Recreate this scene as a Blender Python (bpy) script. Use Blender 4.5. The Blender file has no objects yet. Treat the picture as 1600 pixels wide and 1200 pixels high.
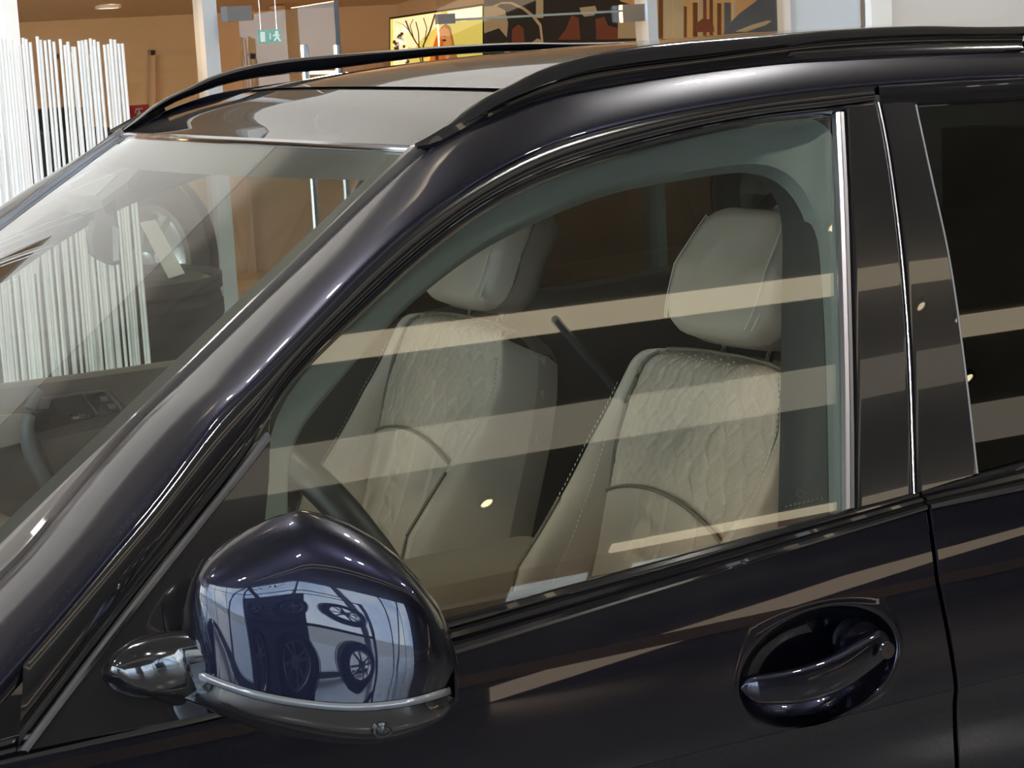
import bpy, math, random
import numpy as np
random.seed(7)
SC = bpy.context.scene
COL = SC.collection

# ------------------------------------------------------------------ camera
CP = np.array([-.272, -3.164, 1.764])
YAW, PITCH, ROLL, FP = .499, -.161, -.055, 3425.
_F = np.array([math.cos(PITCH)*math.sin(YAW), math.cos(PITCH)*math.cos(YAW), math.sin(PITCH)])
_R = np.array([math.cos(YAW), -math.sin(YAW), 0.]); _U = np.cross(_R, _F)
_c, _s = math.cos(ROLL), math.sin(ROLL)
_R, _U = _c*_R+_s*_U, -_s*_R+_c*_U
cam = bpy.data.cameras.new('camera'); camo = bpy.data.objects.new('camera', cam); COL.objects.link(camo)
from mathutils import Matrix, Vector
camo.matrix_world = Matrix(((_R[0], _U[0], -_F[0], CP[0]), (_R[1], _U[1], -_F[1], CP[1]), (_R[2], _U[2], -_F[2], CP[2]), (0, 0, 0, 1)))
cam.sensor_width = 36; cam.lens = FP/1600*36; cam.clip_end = 200
SC.camera = camo

# ------------------------------------------------------------------ world, light, exposure
w = bpy.data.worlds.new('sky'); SC.world = w; w.use_nodes = True
nt = w.node_tree; nt.nodes.clear()
wo = nt.nodes.new('ShaderNodeOutputWorld'); bg = nt.nodes.new('ShaderNodeBackground')
tc = nt.nodes.new('ShaderNodeTexCoord'); nz = nt.nodes.new('ShaderNodeTexNoise'); cr = nt.nodes.new('ShaderNodeValToRGB')
nz.inputs['Scale'].default_value = 3.0; nz.inputs['Detail'].default_value = 5
cr.color_ramp.elements[0].position = .38; cr.color_ramp.elements[0].color = (.42, .56, .86, 1)
cr.color_ramp.elements[1].position = .62; cr.color_ramp.elements[1].color = (.95, .98, 1.0, 1)
nt.links.new(tc.outputs['Generated'], nz.inputs['Vector']); nt.links.new(nz.outputs['Fac'], cr.inputs['Fac'])
nt.links.new(cr.outputs['Color'], bg.inputs['Color']); bg.inputs['Strength'].default_value = 10.0
nt.links.new(bg.outputs[0], wo.inputs[0])
SC.view_settings.view_transform = 'Standard'; SC.view_settings.look = 'None'
SC.view_settings.exposure = 0.15; SC.view_settings.gamma = 1.0; SC.view_settings.use_curve_mapping = False
SC.cycles.use_denoising = True
SC.cycles.max_bounces = 10; SC.cycles.transparent_max_bounces = 16; SC.cycles.glossy_bounces = 6
SC.cycles.caustics_reflective = False; SC.cycles.caustics_refractive = False
SC.cycles.sample_clamp_indirect = 6

def lamp(kind, name, loc, energy, color=(1, 1, 1), size=.05, rot=(0, 0, 0), size_y=None, spot=None):
    l = bpy.data.lights.new(name, kind); l.energy = energy; l.color = color
    if kind == 'AREA':
        l.size = size
        if size_y: l.shape = 'RECTANGLE'; l.size_y = size_y
    else: l.shadow_soft_size = size
    if kind == 'SPOT': l.spot_size = spot or 1.5; l.spot_blend = .5
    o = bpy.data.objects.new(name, l); COL.objects.link(o); o.location = loc; o.rotation_euler = rot
    return o
WARM = (1, .62, .28); WHT = (1, .95, .88)
# twin ceiling spots of the showroom
PAIRS = [(-3.4, -2.2), (-1.4, -2.2), (.6, -2.2), (2.6, -2.2), (4.8, -2.2), (-2.4, .9), (.4, .9), (3.2, .9), (7.2, -6.4), (5.2, -8.0)]
for x, y in PAIRS:
    for d in (-.11, .11):
        lamp('SPOT', 'spot_light', (x+d, y, 4.02), 80, WHT, .035, (0, 0, 0), spot=2.4)
# unseen fill lamps added to brighten the white bulkhead, lamps of the shop behind
lamp('AREA', 'atrium_fill', (2, 3.2, 6.95), 200, WHT, 17, (0, 0, 0), 1.4)  # added area fill from overhead, no real opening there
for x in np.arange(-3, 10, 1.45):
    lamp('SPOT', 'wall_fill_spot', (x, 1.7, 4.12), 52, (1, .92, .80), .05, (math.radians(62), 0, 0), spot=2.6)
for x, y in ((-1.5, 7.5), (1.5, 8.0), (4.5, 7.5), (7.5, 7.0)):
    lamp('POINT', 'shop_lamp', (x, y, 1.75), 38, WARM, .12)

# ------------------------------------------------------------------ pixel rays onto the car's surfaces
def ray(px, py):
    d = _F+_R*(px-800)/FP+_U*(600-py)/FP
    return d/np.linalg.norm(d)
def hit(px, py, n, p0):
    n = np.array(n, float); d = ray(px, py)
    return CP+d*(((np.array(p0, float)-CP)@n)/(d@n))
def aty(px, py, y): return hit(px, py, (0, 1, 0), (0, y, 0))
GN = np.array([0, -.898, .44]); GN /= np.linalg.norm(GN)
def G(px, py, off=0.): return hit(px, py, GN, np.array([0, -.94, 1.13])+GN*off)
def wsz(x, y): return 1.615+.61*(x-1.01+.10*(1-(y/.566)**2))
def solve(px, py, fn, t0=1.5, t1=8.):
    d = ray(px, py); ts = np.linspace(t0, t1, 300); v = [fn(CP+t*d) for t in ts]
    for i in range(299):
        if v[i]*v[i+1] <= 0:
            a, b = ts[i], ts[i+1]
            for _ in range(25):
                m = (a+b)/2
                if fn(CP+a*d)*fn(CP+m*d) <= 0: b = m
                else: a = m
            return CP+a*d
    return CP+d*3
def Wp(px, py, off=0.): return solve(px, py, lambda X: X[2]-wsz(X[0], X[1])-off)
_rx = [.80, .95, 1.0, 1.1, 1.24, 1.4, 1.6, 2.0, 2.5, 3.0, 3.6, 4.1]
_rz = [1.49, 1.587, 1.605, 1.640, 1.672, 1.687, 1.695, 1.702, 1.702, 1.69, 1.66, 1.60]
def roofz(x, y): return float(np.interp(x, _rx, _rz))+.028*(1-(y/.6)**2)

def cr_curve(P, n):
    """smooth resample of a polyline to n points, evenly by length"""
    P = [np.array(p, float) for p in P]
    if len(P) == 2: return [P[0]+(P[1]-P[0])*t for t in np.linspace(0, 1, n)]
    Q = [2*P[0]-P[1]]+P+[2*P[-1]-P[-2]]; out = []
    for i in range(1, len(Q)-2):
        a, b, c, d = Q[i-1:i+3]
        for t in np.linspace(0, 1, 13)[:-1]:
            out.append(.5*((2*b)+(c-a)*t+(2*a-5*b+4*c-d)*t*t+(-a+3*b-3*c+d)*t**3))
    out.append(P[-1]); out = np.array(out)
    L = np.concatenate([[0], np.cumsum(np.linalg.norm(np.diff(out, axis=0), axis=1))])
    return [np.array([np.interp(s, L, out[:, k]) for k in range(out.shape[1])]) for s in np.linspace(0, L[-1], n)]

# ------------------------------------------------------------------ materials
M = {}
def mat(name, col, metal=0., rough=.5, coat=0., coat_r=.02, emit=None, es=0., noise=0., nscale=30., bump=0., bscale=200., spec=.5, ior=1.5):
    m = bpy.data.materials.new(name); m.use_nodes = True; t = m.node_tree; b = t.nodes['Principled BSDF']
    b.inputs['Base Color'].default_value = (*col, 1); b.inputs['Metallic'].default_value = metal
    b.inputs['Roughness'].default_value = rough; b.inputs['Coat Weight'].default_value = coat
    b.inputs['Coat Roughness'].default_value = coat_r; b.inputs['Specular IOR Level'].default_value = spec
    b.inputs['IOR'].default_value = ior
    if emit: b.inputs['Emission Color'].default_value = (*emit, 1); b.inputs['Emission Strength'].default_value = es
    if noise or bump:
        c = t.nodes.new('ShaderNodeTexCoord')
    if noise:
        n = t.nodes.new('ShaderNodeTexNoise'); n.inputs['Scale'].default_value = nscale; n.inputs['Detail'].default_value = 4
        r = t.nodes.new('ShaderNodeValToRGB')
        r.color_ramp.elements[0].position = .3; r.color_ramp.elements[1].position = .7
        r.color_ramp.elements[0].color = (*[v*(1-noise) for v in col], 1); r.color_ramp.elements[1].color = (*[min(1, v*(1+noise)) for v in col], 1)
        t.links.new(c.outputs['Object'], n.inputs['Vector']); t.links.new(n.outputs['Fac'], r.inputs['Fac']); t.links.new(r.outputs['Color'], b.inputs['Base Color'])
    if bump:
        n = t.nodes.new('ShaderNodeTexNoise'); n.inputs['Scale'].default_value = bscale; n.inputs['Detail'].default_value = 3
        u = t.nodes.new('ShaderNodeBump'); u.inputs['Strength'].default_value = bump; u.inputs['Distance'].default_value = .002
        t.links.new(c.outputs['Object'], n.inputs['Vector']); t.links.new(n.outputs['Fac'], u.inputs['Height']); t.links.new(u.outputs[0], b.inputs['Normal'])
    M[name] = m; return m
def glass(name, tint, ior=1.5):
    """a thin pane: tinted see-through plus Fresnel mirror"""
    m = bpy.data.materials.new(name); m.use_nodes = True; t = m.node_tree; t.nodes.clear()
    o = t.nodes.new('ShaderNodeOutputMaterial'); tr = t.nodes.new('ShaderNodeBsdfTransparent'); gl = t.nodes.new('ShaderNodeBsdfGlossy')
    mx = t.nodes.new('ShaderNodeMixShader'); fr = t.nodes.new('ShaderNodeFresnel'); ml = t.nodes.new('ShaderNodeMath')
    tr.inputs[0].default_value = (*tint, 1); gl.inputs['Roughness'].default_value = 0.0; fr.inputs[0].default_value = ior
    gl.inputs[0].default_value = (1, 1, 1, 1)
    geo = t.nodes.new('ShaderNodeNewGeometry'); mr = t.nodes.new('ShaderNodeMapRange')   # both faces of a thin pane mirror alike
    mr.inputs['To Min'].default_value = ior; mr.inputs['To Max'].default_value = 1/ior
    t.links.new(geo.outputs['Backfacing'], mr.inputs['Value']); t.links.new(mr.outputs[0], fr.inputs[0])
    ml.operation = 'MULTIPLY'; ml.inputs[1].default_value = 1.7; ml.use_clamp = True
    t.links.new(fr.outputs[0], ml.inputs[0]); t.links.new(ml.outputs[0], mx.inputs[0]); t.links.new(tr.outputs[0], mx.inputs[1]); t.links.new(gl.outputs[0], mx.inputs[2])
    t.links.new(mx.outputs[0], o.inputs[0]); M[name] = m; return m
mat('paint', (.0076, .0083, .0172), .85, .34, 1., .012, noise=.25, nscale=900., spec=.05)
mat('gloss_black', (.006, .006, .007), 0, .12, 1., .01)
mat('satin_black', (.02, .02, .021), 0, .35)
mat('rubber', (.012, .012, .012), 0, .6)
mat('satin_metal', (.42, .42, .45), 1., .32)
mat('chrome', (.75, .76, .78), 1., .08)
mat('frit', (.02, .02, .02), 0, .3, 1.)
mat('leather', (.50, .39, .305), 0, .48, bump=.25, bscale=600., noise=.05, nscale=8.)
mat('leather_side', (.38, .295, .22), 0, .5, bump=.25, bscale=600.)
mat('seam', (.17, .135, .10), 0, .6)
mat('thread', (.62, .56, .46), 0, .7)
mat('shell', (.13, .11, .09), 0, .5)
mat('trim_grey', (.21, .235, .218), 0, .75, bump=.2, bscale=900.)
mat('trim_dark', (.035, .037, .035), 0, .6)
mat('taupe', (.12, .095, .075), 0, .55, bump=.3, bscale=500.)
mat('taupe_light', (.30, .25, .19), 0, .5, bump=.3, bscale=500.)
mat('headliner', (.42, .41, .39), 0, .9, bump=.2, bscale=800.)
mat('dark_leather', (.02, .02, .02), 0, .5)
mat('plastic_grey', (.14, .14, .14), 0, .4)
mat('red_tag', (.5, .02, .02), 0, .6)
glass('clear_glass', (.86, .885, .855))
glass('screen_glass', (.80, .86, .80))
glass('privacy_glass', (.12, .13, .12))
glass('tinted_glass', (.27, .29, .27))
glass('shop_glass', (.93, .95, .93), 1.35)
glass('door_glass', (.90, .93, .91), 1.2)
mat('amber_lens', (.16, .17, .18), .3, .10, 1.)
mat('mirror', (.8, .82, .85), 1., .01)
mat('camera_lens', (.01, .01, .012), 0, .03, 1.)
# the place
mat('floor', (.20, .195, .19), 0, .22, noise=.08, nscale=3.)
mat('ceiling_dark', (.34, .31, .26), 0, .8, noise=.2, nscale=2.)
mat('beam_glow', (.70, .60, .44), 0, .7, emit=(1, .83, .58), es=1.9)  # glow put into the beams so the side glass mirrors bright bands
mat('beam_grey_glow', (.40, .36, .30), 0, .7, emit=(1, .88, .68), es=.8)  # weaker glow for the second mirrored band
mat('rod_grey', (.40, .36, .30), 0, .7)
mat('wall_white', (.70, .685, .66), 0, .8, noise=.02, nscale=2.)
mat('wall_dark', (.28, .26, .245), 0, .6, noise=.3, nscale=1.5)
mat('band_glow', (.62, .50, .38), 0, .7, emit=(1, .76, .55), es=1.9)  # beige with added glow, for the bright stripe mirrored in the doors
mat('shop_wall', (.62, .44, .26), 0, .8, noise=.04, nscale=2.)
mat('shop_ceiling', (.66, .50, .32), 0, .8)
mat('shop_trim', (.58, .42, .26), 0, .6)
mat('alu', (.60, .64, .68), .35, .35)
mat('steel', (.72, .72, .70), 1., .2)
mat('rod_white', (.86, .87, .85), 0, .4)
mat('tyre', (.018, .018, .018), 0, .65, bump=.3, bscale=80.)
mat('alloy', (.70, .72, .74), .9, .25)
mat('card', (.78, .78, .74), 0, .6)
mat('red', (.75, .03, .02), 0, .5)
mat('green', (.02, .30, .20), 0, .5)
mat('white', (.9, .9, .88), 0, .5)
mat('black_cloth', (.02, .02, .02), 0, .8)
mat('bulb', (1, .9, .7), 0, .4, emit=(1, .82, .5), es=9.)
mat('bulb_white', (1, 1, 1), 0, .4, emit=(1, .96, .9), es=20.)
mat('ceiling_glow', (1, 1, 1), 0, .4, emit=(.75, .9, 1), es=1.1)  # glow added only for reflections in the side glass
mat('letters', (.02, .03, .08), 0, .5)
def light_print(name, c, s=1.): mat(name, c, 0, .6, emit=c, es=s)
light_print('p_yellow', (.80, .62, .13), .75); light_print('p_pale', (.95, .85, .45), .85)
light_print('p_orange', (.80, .18, .02), .55); light_print('p_brown', (.16, .06, .015), .3)
light_print('p_skin', (.90, .34, .08), .6); light_print('p_hair', (.50, .20, .05), .5)
light_print('p_dark', (.030, .024, .018), .3); light_print('p_red', (.22, .055, .025), .3)
light_print('p_tan', (.50, .34, .18), .35); light_print('p_grey', (.11, .11, .115), .3)
light_print('p_white', (1., .93, .75), .9); light_print('p_wood', (.55, .28, .10), .4)

# ------------------------------------------------------------------ object helpers
def tag(o, label=None, cat=None, group=None, kind=None):
    if label: o['label'] = label
    if cat: o['category'] = cat
    if group: o['group'] = group
    if kind: o['kind'] = kind
    return o
def thing(name, label, cat, loc, group=None):
    o = bpy.data.objects.new(name, None); COL.objects.link(o); o.location = loc; o.empty_display_size = .1
    o['wl'] = tuple(loc); return tag(o, label, cat, group)
def wl(o): return np.array(o['wl']) if o is not None else np.zeros(3)
def mk(name, V, Fc, m, parent=None, loc=None, smooth=35, label=None, mats=None):
    V = np.array([list(v) for v in V], float)
    if loc is None: loc = np.array([(V[:, 0].min()+V[:, 0].max())/2, (V[:, 1].min()+V[:, 1].max())/2, V[:, 2].min()])
    loc = np.array(loc, float)
    me = bpy.data.meshes.new(name); me.from_pydata([tuple(v-loc) for v in V], [], [tuple(f) for f in Fc]); me.update()
    if isinstance(m, str): m = M[m]
    me.materials.append(m)
    for k in (mats or []): me.materials.append(M[k])
    if smooth:
        me.shade_smooth(); me.set_sharp_from_angle(angle=math.radians(smooth))
    o = bpy.data.objects.new(name, me); COL.objects.link(o)
    o['wl'] = tuple(loc)
    if parent is not None: o.parent = parent; o.location = Vector(loc-wl(parent))
    else: o.location = Vector(loc)
    if label: o['label'] = label
    return o
def gridm(rows, closed_u=False, closed_v=False, flip=False, base=0):
    nr, nc = len(rows), len(rows[0]); V = [p for r in rows for p in r]; Fc = []
    for i in range(nr if closed_v else nr-1):
        for j in range(nc if closed_u else nc-1):
            a = i*nc+j; b = i*nc+(j+1) % nc; c = ((i+1) % nr)*nc+(j+1) % nc; d = ((i+1) % nr)*nc+j
            Fc.append(tuple(base+k for k in ((a, d, c, b) if flip else (a, b, c, d))))
    return V, Fc
class MB:
    def __init__(s): s.V = []; s.F = []
    def add(s, V, Fc):
        b = len(s.V); s.V += [np.array(v, float) for v in V]; s.F += [tuple(k+b for k in f) for f in Fc]; return s
    def grid(s, rows, **k): V, Fc = gridm(rows, **k); return s.add(V, Fc)
    def box(s, a, b):
        (x0, y0, z0), (x1, y1, z1) = a, b
        return s.add([(x0, y0, z0), (x1, y0, z0), (x1, y1, z0), (x0, y1, z0), (x0, y0, z1), (x1, y0, z1), (x1, y1, z1), (x0, y1, z1)],
                     [(0, 3, 2, 1), (4, 5, 6, 7), (0, 1, 5, 4), (1, 2, 6, 5), (2, 3, 7, 6), (3, 0, 4, 7)])
    def prism(s, P, d):
        n = len(P); d = np.array(d, float); P = [np.array(p, float) for p in P]
        return s.add(P+[p+d for p in P], [tuple(range(n))]+[tuple(range(2*n-1, n-1, -1))]+[(i, (i+1) % n+0, (i+1) % n+n, i+n)[::-1] for i in range(n)])
    def tube(s, P, r, k=8, cap=True, closed=False):
        P = [np.array(p, float) for p in P]; n = len(P); rows = []
        for i, p in enumerate(P):
            if closed: t = P[(i+1) % n]-P[i-1]
            else: t = P[min(i+1, n-1)]-P[max(i-1, 0)]
            t = t/(np.linalg.norm(t)+1e-12)
            u = np.cross(t, (0, 0, 1.)) if abs(t[2]) < .9 else np.cross(t, (1., 0, 0)); u /= np.linalg.norm(u); v = np.cross(t, u)
            rr = r[i] if hasattr(r, '__len__') else r
            rows.append([p+rr*(math.cos(a)*u+math.sin(a)*v) for a in np.linspace(0, 2*math.pi, k+1)[:-1]])
        b = len(s.V); s.grid(rows, closed_u=True, closed_v=closed)
        if cap and not closed: s.F += [tuple(b+j for j in range(k)), tuple(b+(n-1)*k+j for j in range(k-1, -1, -1))]
        return s
    def lathe(s, prof, c, ax, k=40, closed=False):
        """prof: (radius, height along ax)"""
        ax = np.array(ax, float); ax /= np.linalg.norm(ax); u = np.cross(ax, (0, 0, 1.)) if abs(ax[2]) < .9 else np.cross(ax, (1., 0, 0)); u /= np.linalg.norm(u); v = np.cross(ax, u)
        rows = [[np.array(c)+h*ax+r*(math.cos(a)*u+math.sin(a)*v) for a in np.linspace(0, 2*math.pi, k+1)[:-1]] for r, h in prof]
        return s.grid(rows, closed_u=True, closed_v=closed)
    def to(s, name, m, parent=None, **k): return mk(name, s.V, s.F, m, parent, **k)
def solid(o, th, off=-1):
    md = o.modifiers.new('thickness', 'SOLIDIFY'); md.thickness = th; md.offset = off; return o
def copy_tree(o, parent=None):
    c = o.copy(); COL.objects.link(c); c.parent = parent
    for ch in list(o.children): copy_tree(ch, c)
    return c
def mirror_y(o, parent):
    """the same part on the car's far side"""
    me = o.data.copy(); c = bpy.data.objects.new(o.name.split('.')[0], me); COL.objects.link(c)
    for v in me.vertices: v.co.y = -v.co.y
    me.flip_normals()
    l = wl(o); l = np.array([l[0], -l[1], l[2]]); c['wl'] = tuple(l)
    c.parent = parent; c.location = Vector(l-wl(parent))
    for md in o.modifiers:
        n = c.modifiers.new(md.name, md.type)
        if md.type == 'SOLIDIFY': n.thickness = md.thickness; n.offset = md.offset
    return c
def fair(P, it=6):
    P = np.array(P)
    if len(P) < 40: return list(P)
    for _ in range(it): P[2:-2] = (P[:-4]+P[1:-3]*2+P[2:-2]*2+P[3:-1]*2+P[4:])/8
    return list(P)
def ribbon(A, B, prof, name, m, parent, n=60, nrm=GN, **k):
    """strip between curves A and B with a relief profile of (t, height)"""
    A, B = fair(cr_curve(A, n)), fair(cr_curve(B, n)); nrm = np.array(nrm, float)
    rows = [[a+(b-a)*t+nrm*h for t, h in prof] for a, b in zip(A, B)]
    return MB().grid(rows, flip=True).to(name, m, parent, **k)

# ================================================================== the room
def struct(name, m, *boxes, **k):
    b = MB()
    for q in boxes: b.box(*q)
    return tag(b.to(name, m, smooth=0, **k), kind='structure')
# floor
struct('floor', 'floor', ((-16, -14, -.1), (16, 16, 0)))
# dark ceiling of the showroom
struct('ceiling', 'ceiling_dark', ((-7, -9.5, 4.2), (13, 2.4, 4.3)), ((-7, 2.3, 7.0), (13, 4.2, 7.1)), ((-7, 2.3, 4.3), (13, 2.4, 7.0)))  # raised bay at the back shaped for what windscreen and pillars mirror
struct('trim_1', 'beam_glow', ((-5, -3.81, 4.19), (13, -3.70, 4.2)))
struct('trim_2', 'beam_grey_glow', ((-5, -4.42, 4.19), (13, -4.20, 4.2)))
struct('trim_3', 'beam_glow', ((4.05, -5.11, 4.19), (13, -5.065, 4.2)))
# right end wall
struct('wall_right', 'wall_dark', ((13, -9.5, 0), (13.1, 4, 4.2)))

# dark wall behind the photographer with a glowing band, so the doors mirror a bright stripe
struct('wall_front', 'wall_dark', ((-1, -9.6, 0), (13, -9.5, 4.2)))
tag(MB().prism([(4.9, -9.5, .02), (13, -9.5, 2.46), (13, -9.5, 2.80), (4.9, -9.5, .30)], (0, .03, 0)).to('trim_4', 'band_glow', smooth=0), kind='structure')
struct('trim_5', 'shop_wall', ((-1, -9.5, .42), (13, -9.46, .66)))
# white bulkhead and wall round the shop's glass front
x_w = float(aty(1243, 20, 4.0)[0])
xl = float(aty(22, 30, 4.0)[0])
struct('wall_back', 'wall_white', ((-16, 4.0, 2.58), (16, 4.2, 4.15)), ((x_w+.40, 4.0, 0), (16, 4.2, 2.58)), ((xl-.8, 4.0, 0), (xl, 4.2, 2.58)))
struct('wall_back', 'wall_dark', ((-16, 3.98, 4.15), (16, 4.2, 7.0)))  # upper wall made dark so the roof pillar mirrors dark
# shop behind the glass front
zc1, zc0 = 1.955, 2.62
sb = MB()
sb.add([(-6, 10, zc1), (14, 10, zc1), (14, 4.2, zc0), (-6, 4.2, zc0), (-6, 10, zc1+.1), (14, 10, zc1+.1), (14, 4.2, zc0+.1), (-6, 4.2, zc0+.1)],
       [(0, 1, 2, 3), (4, 7, 6, 5), (0, 4, 5, 1), (1, 5, 6, 2), (2, 6, 7, 3), (3, 7, 4, 0)])
tag(sb.to('ceiling', 'shop_ceiling', smooth=0), kind='structure')
struct('wall_back', 'shop_wall', ((-6, 10, 0), (14, 10.1, 2.0)))
struct('wall_left', 'shop_wall', ((-6.1, 4.2, 0), (-6, 10, 2.5)))
struct('wall_right', 'shop_wall', ((x_w+1.2, 4.2, 0), (x_w+1.3, 10, 2.5)))
# panelled door reveals on the shop's back wall
def px_rect(name, m, x0, y0, x1, y1, Y, th=.02, parent=None, **k):
    a = aty(x0, y0, Y); b = aty(x1, y0, Y); c = aty(x1, y1, Y); d = aty(x0, y1, Y)
    return MB().prism([a, b, c, d], (0, th, 0)).to(name, m, parent, smooth=0, **k)
def px_poly(name, m, P, Y, th=.01, parent=None, **k):
    return MB().prism([aty(x, y, Y) for x, y in P], (0, th, 0)).to(name, m, parent, smooth=0, **k)
def framed_door(name, x0, x1, ytop, ybot):
    d = px_rect(name, 'shop_wall', x0+6, ytop+6, x1-6, ybot, 9.97, .03); tag(d, kind='structure')
    for a in ((x0, ytop, x0+7, ybot), (x1-7, ytop, x1, ybot), (x0, ytop, x1, ytop+8)): px_rect('frame', 'shop_trim', *a, 9.93, .06, d)
    hp = aty(x1-22, ytop+130, 9.93); MB().tube([hp, hp+np.array([-.14, 0, 0])], .02).to('handle', 'steel', d)
framed_door('door_1', 236, 318, 78, 560); framed_door('door_2', 392, 600, 84, 560)
framed_door('door_3', 20, 92, 84, 560)
# low cabinets along the shop's back wall (seen through the windscreen)
cb = thing('cabinet', 'low beige wall cabinet with panelled doors inside the shop, seen through the windscreen', 'cabinet', (2.5, 9.5, 0))
q0, q1 = aty(275, 400, 9.5), aty(505, 400, 9.5)
MB().box((q0[0], 9.5, 0), (q1[0], 9.9, q1[2]-.1)).to('body', 'shop_wall', cb, smooth=0)
for k in range(3):
    xa = q0[0]+(q1[0]-q0[0])*k/3; xb = q0[0]+(q1[0]-q0[0])*(k+1)/3
    dd = MB().box((xa+.02, 9.47, .1), (xb-.02, 9.5, q1[2]-.16)).to('door', 'shop_trim', cb, smooth=0)
    MB().tube([(xb-.06, 9.45, q1[2]-.6), (xb-.06, 9.45, q1[2]-.35)], .012).to('handle', 'steel', dd)

# glass front: panes and mullions
xs = [xl, float(aty(335, 70, 4.0)[0]), float(aty(1024, 20, 4.0)[0]), x_w]
gp = MB().box((xs[0], 4.06, 0), (xs[1], 4.07, 2.58)).to('window_1', 'shop_glass', smooth=0); tag(gp, kind='structure')
gp2 = MB().box((xs[1]+.9, 4.06, 0), (xs[2], 4.07, 2.58)).to('window_2', 'shop_glass', smooth=0); tag(gp2, kind='structure')
gp3 = MB().box((xs[2], 4.06, 0), (xs[3], 4.07, 2.58)).to('window_3', 'shop_glass', smooth=0); tag(gp3, kind='structure')
MB().box((xs[1]-.026, 4.02, 0), (xs[1]+.026, 4.11, 2.58)).to('mullion', 'alu', gp, smooth=0)
MB().box((xs[2]-.022, 4.02, 0), (xs[2]+.022, 4.11, 2.58)).to('mullion', 'alu', gp2, smooth=0)
MB().box((xs[3]-.01, 4.02, 0), (xs[3]+.012, 4.11, 2.58)).to('mullion', 'alu', gp3, smooth=0)
q = aty(997, 25, 4.0); MB().box((q[0]-.05, 4.03, q[2]-.02), (xs[2], 4.055, q[2]+.045)).to('patch_fitting', 'steel', gp2, smooth=0)
q = aty(704, 29, 4.0); MB().box((q[0]-.035, 4.03, q[2]-.018), (q[0]+.035, 4.055, q[2]+.018)).to('patch_fitting', 'plastic_grey', gp2, smooth=0)
a, b = aty(615, 36, 4.05), aty(1010, 40, 4.05)
MB().box((xs[1]+.9, 4.050, a[2]-.004), (xs[2], 4.06, a[2]+.004)).to('glazing_joint', 'trim_grey', gp2, smooth=0)
# light grey glass pane and white post right of the shop
xg0, xg1, xg2 = x_w+.012, float(aty(1352, 20, 4.0)[0]), float(aty(1384, 20, 4.0)[0])
MB().box((xg0, 4.03, 0), (xg1, 4.06, 2.58)).to('window_4', mat('frosted_pane', (.62, .68, .74), 0, .2), smooth=0)['kind'] = 'structure'
struct('trim_6', 'white', ((xg1, 3.96, 0), (xg2, 4.0, 2.58)))
struct('trim_7', 'white', ((xl-.05, 3.95, 0), (xl+.0, 4.0, 2.58)))

# open glass door leaf with two bar handles
gd = thing('door_4', None, None, (xs[1]+.1, 4.0, 0)); gd['kind'] = 'structure'
hA = aty(374, 20, 4.1); hB = hit(523, 60, (.25, .97, 0), (xs[1]+.05, 3.95, 0))
def dl(px, py):   # point in the plane of the open leaf
    return hit(px, py, (.45, .89, 0), (xs[1]+.05, 4.0, 0))
t0, t1 = dl(372, 26), dl(521, 2)
b0, b1 = np.array([t0[0], t0[1], .02]), np.array([t1[0], t1[1], .02])
MB().prism([t0, t1, b1, b0], (.006, .012, 0)).to('leaf', 'door_glass', gd, smooth=0)
MB().prism([t1, t1+np.array([.014, -.007, 0]), b1+np.array([.014, -.007, 0]), b1], (.006, .012, 0)).to('leaf_edge', 'satin_black', gd, smooth=0)
for px in (475, 527):
    h = dl(px, 70); MB().tube([h, (h[0], h[1], .75)], .014, 10).to('bar_handle', 'steel', gd)
h0, h1 = dl(478, 114), dl(524, 113); MB().tube([h0, h1], .006).to('handle_stay', 'p_white', gd)
q = aty(364, 24, 3.98); MB().box((q[0]-.04, 3.93, q[2]-.02), (q[0]+.05, 3.99, q[2]+.03)).to('door_closer', 'plastic_grey', gd, smooth=0)

# emergency exit sign on the open glass leaf
def sign(name, label, cat, pxc, w, h, Y, m, marks):
    c = aty(*pxc, Y); t = thing(name, label, cat, tuple(c))
    MB().box(c+np.array([-w/2, 0, -h/2]), c+np.array([w/2, .012, h/2])).to('plate', m, t, smooth=0)
    for kind, P in marks:
        b = MB().prism([c+np.array([x*w/2, -.0015, z*h/2]) for x, z in P], (0, .0015, 0)); b.to(kind, 'card', t, smooth=0)
    return t
sign('exit_sign', 'green emergency exit sign with running figure and door, behind the open glass door', 'sign', (422, 57), .086, .046, 4.02, 'green', [
    ('door_symbol', [(-.85, -.75), (-.45, -.75), (-.45, .75), (-.85, .75)]),
    ('arrow_symbol', [(-.1, -.1), (0, -.55), (.1, -.1), (.05, -.1), (.05, .5), (-.05, .5), (-.05, -.1)]),
    ('figure_symbol', [(.45, .7), (.65, .85), (.75, .6), (.7, .3), (.9, .1), (.72, 0), (.8, -.4), (.95, -.75), (.78, -.8), (.6, -.3), (.4, -.75), (.28, -.6), (.5, -.1), (.45, .1), (.3, -.05), (.22, .1), (.45, .35)])])
sign('fire_extinguisher_sign', 'small square red fire extinguisher sign with white symbols, by the far roof rail', 'sign', (217, 182), .108, .108, 6.8, 'red', [
    ('extinguisher_symbol', [(-.15, -.7), (.25, -.7), (.25, .25), (.12, .42), (.12, .6), (.4, .6), (.4, .72), (-.25, .72), (-.35, .3), (-.25, .3), (-.18, .58), (-.02, .58), (-.02, .42), (-.15, .25)]),
    ('flame_symbol', [(-.8, -.6), (-.45, -.6), (-.4, -.3), (-.55, -.1), (-.65, -.3), (-.8, -.15)])])
es_ = bpy.data.objects['exit_sign']; q = wl(es_)
for d in (-.03, .03): MB().tube([q+np.array([d, .006, .02]), (q[0]+d, 4.026, 2.58)], .002, 6).to('suspension_rod', 'steel', es_)
fs_ = bpy.data.objects['fire_extinguisher_sign']; q = wl(fs_)
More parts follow.
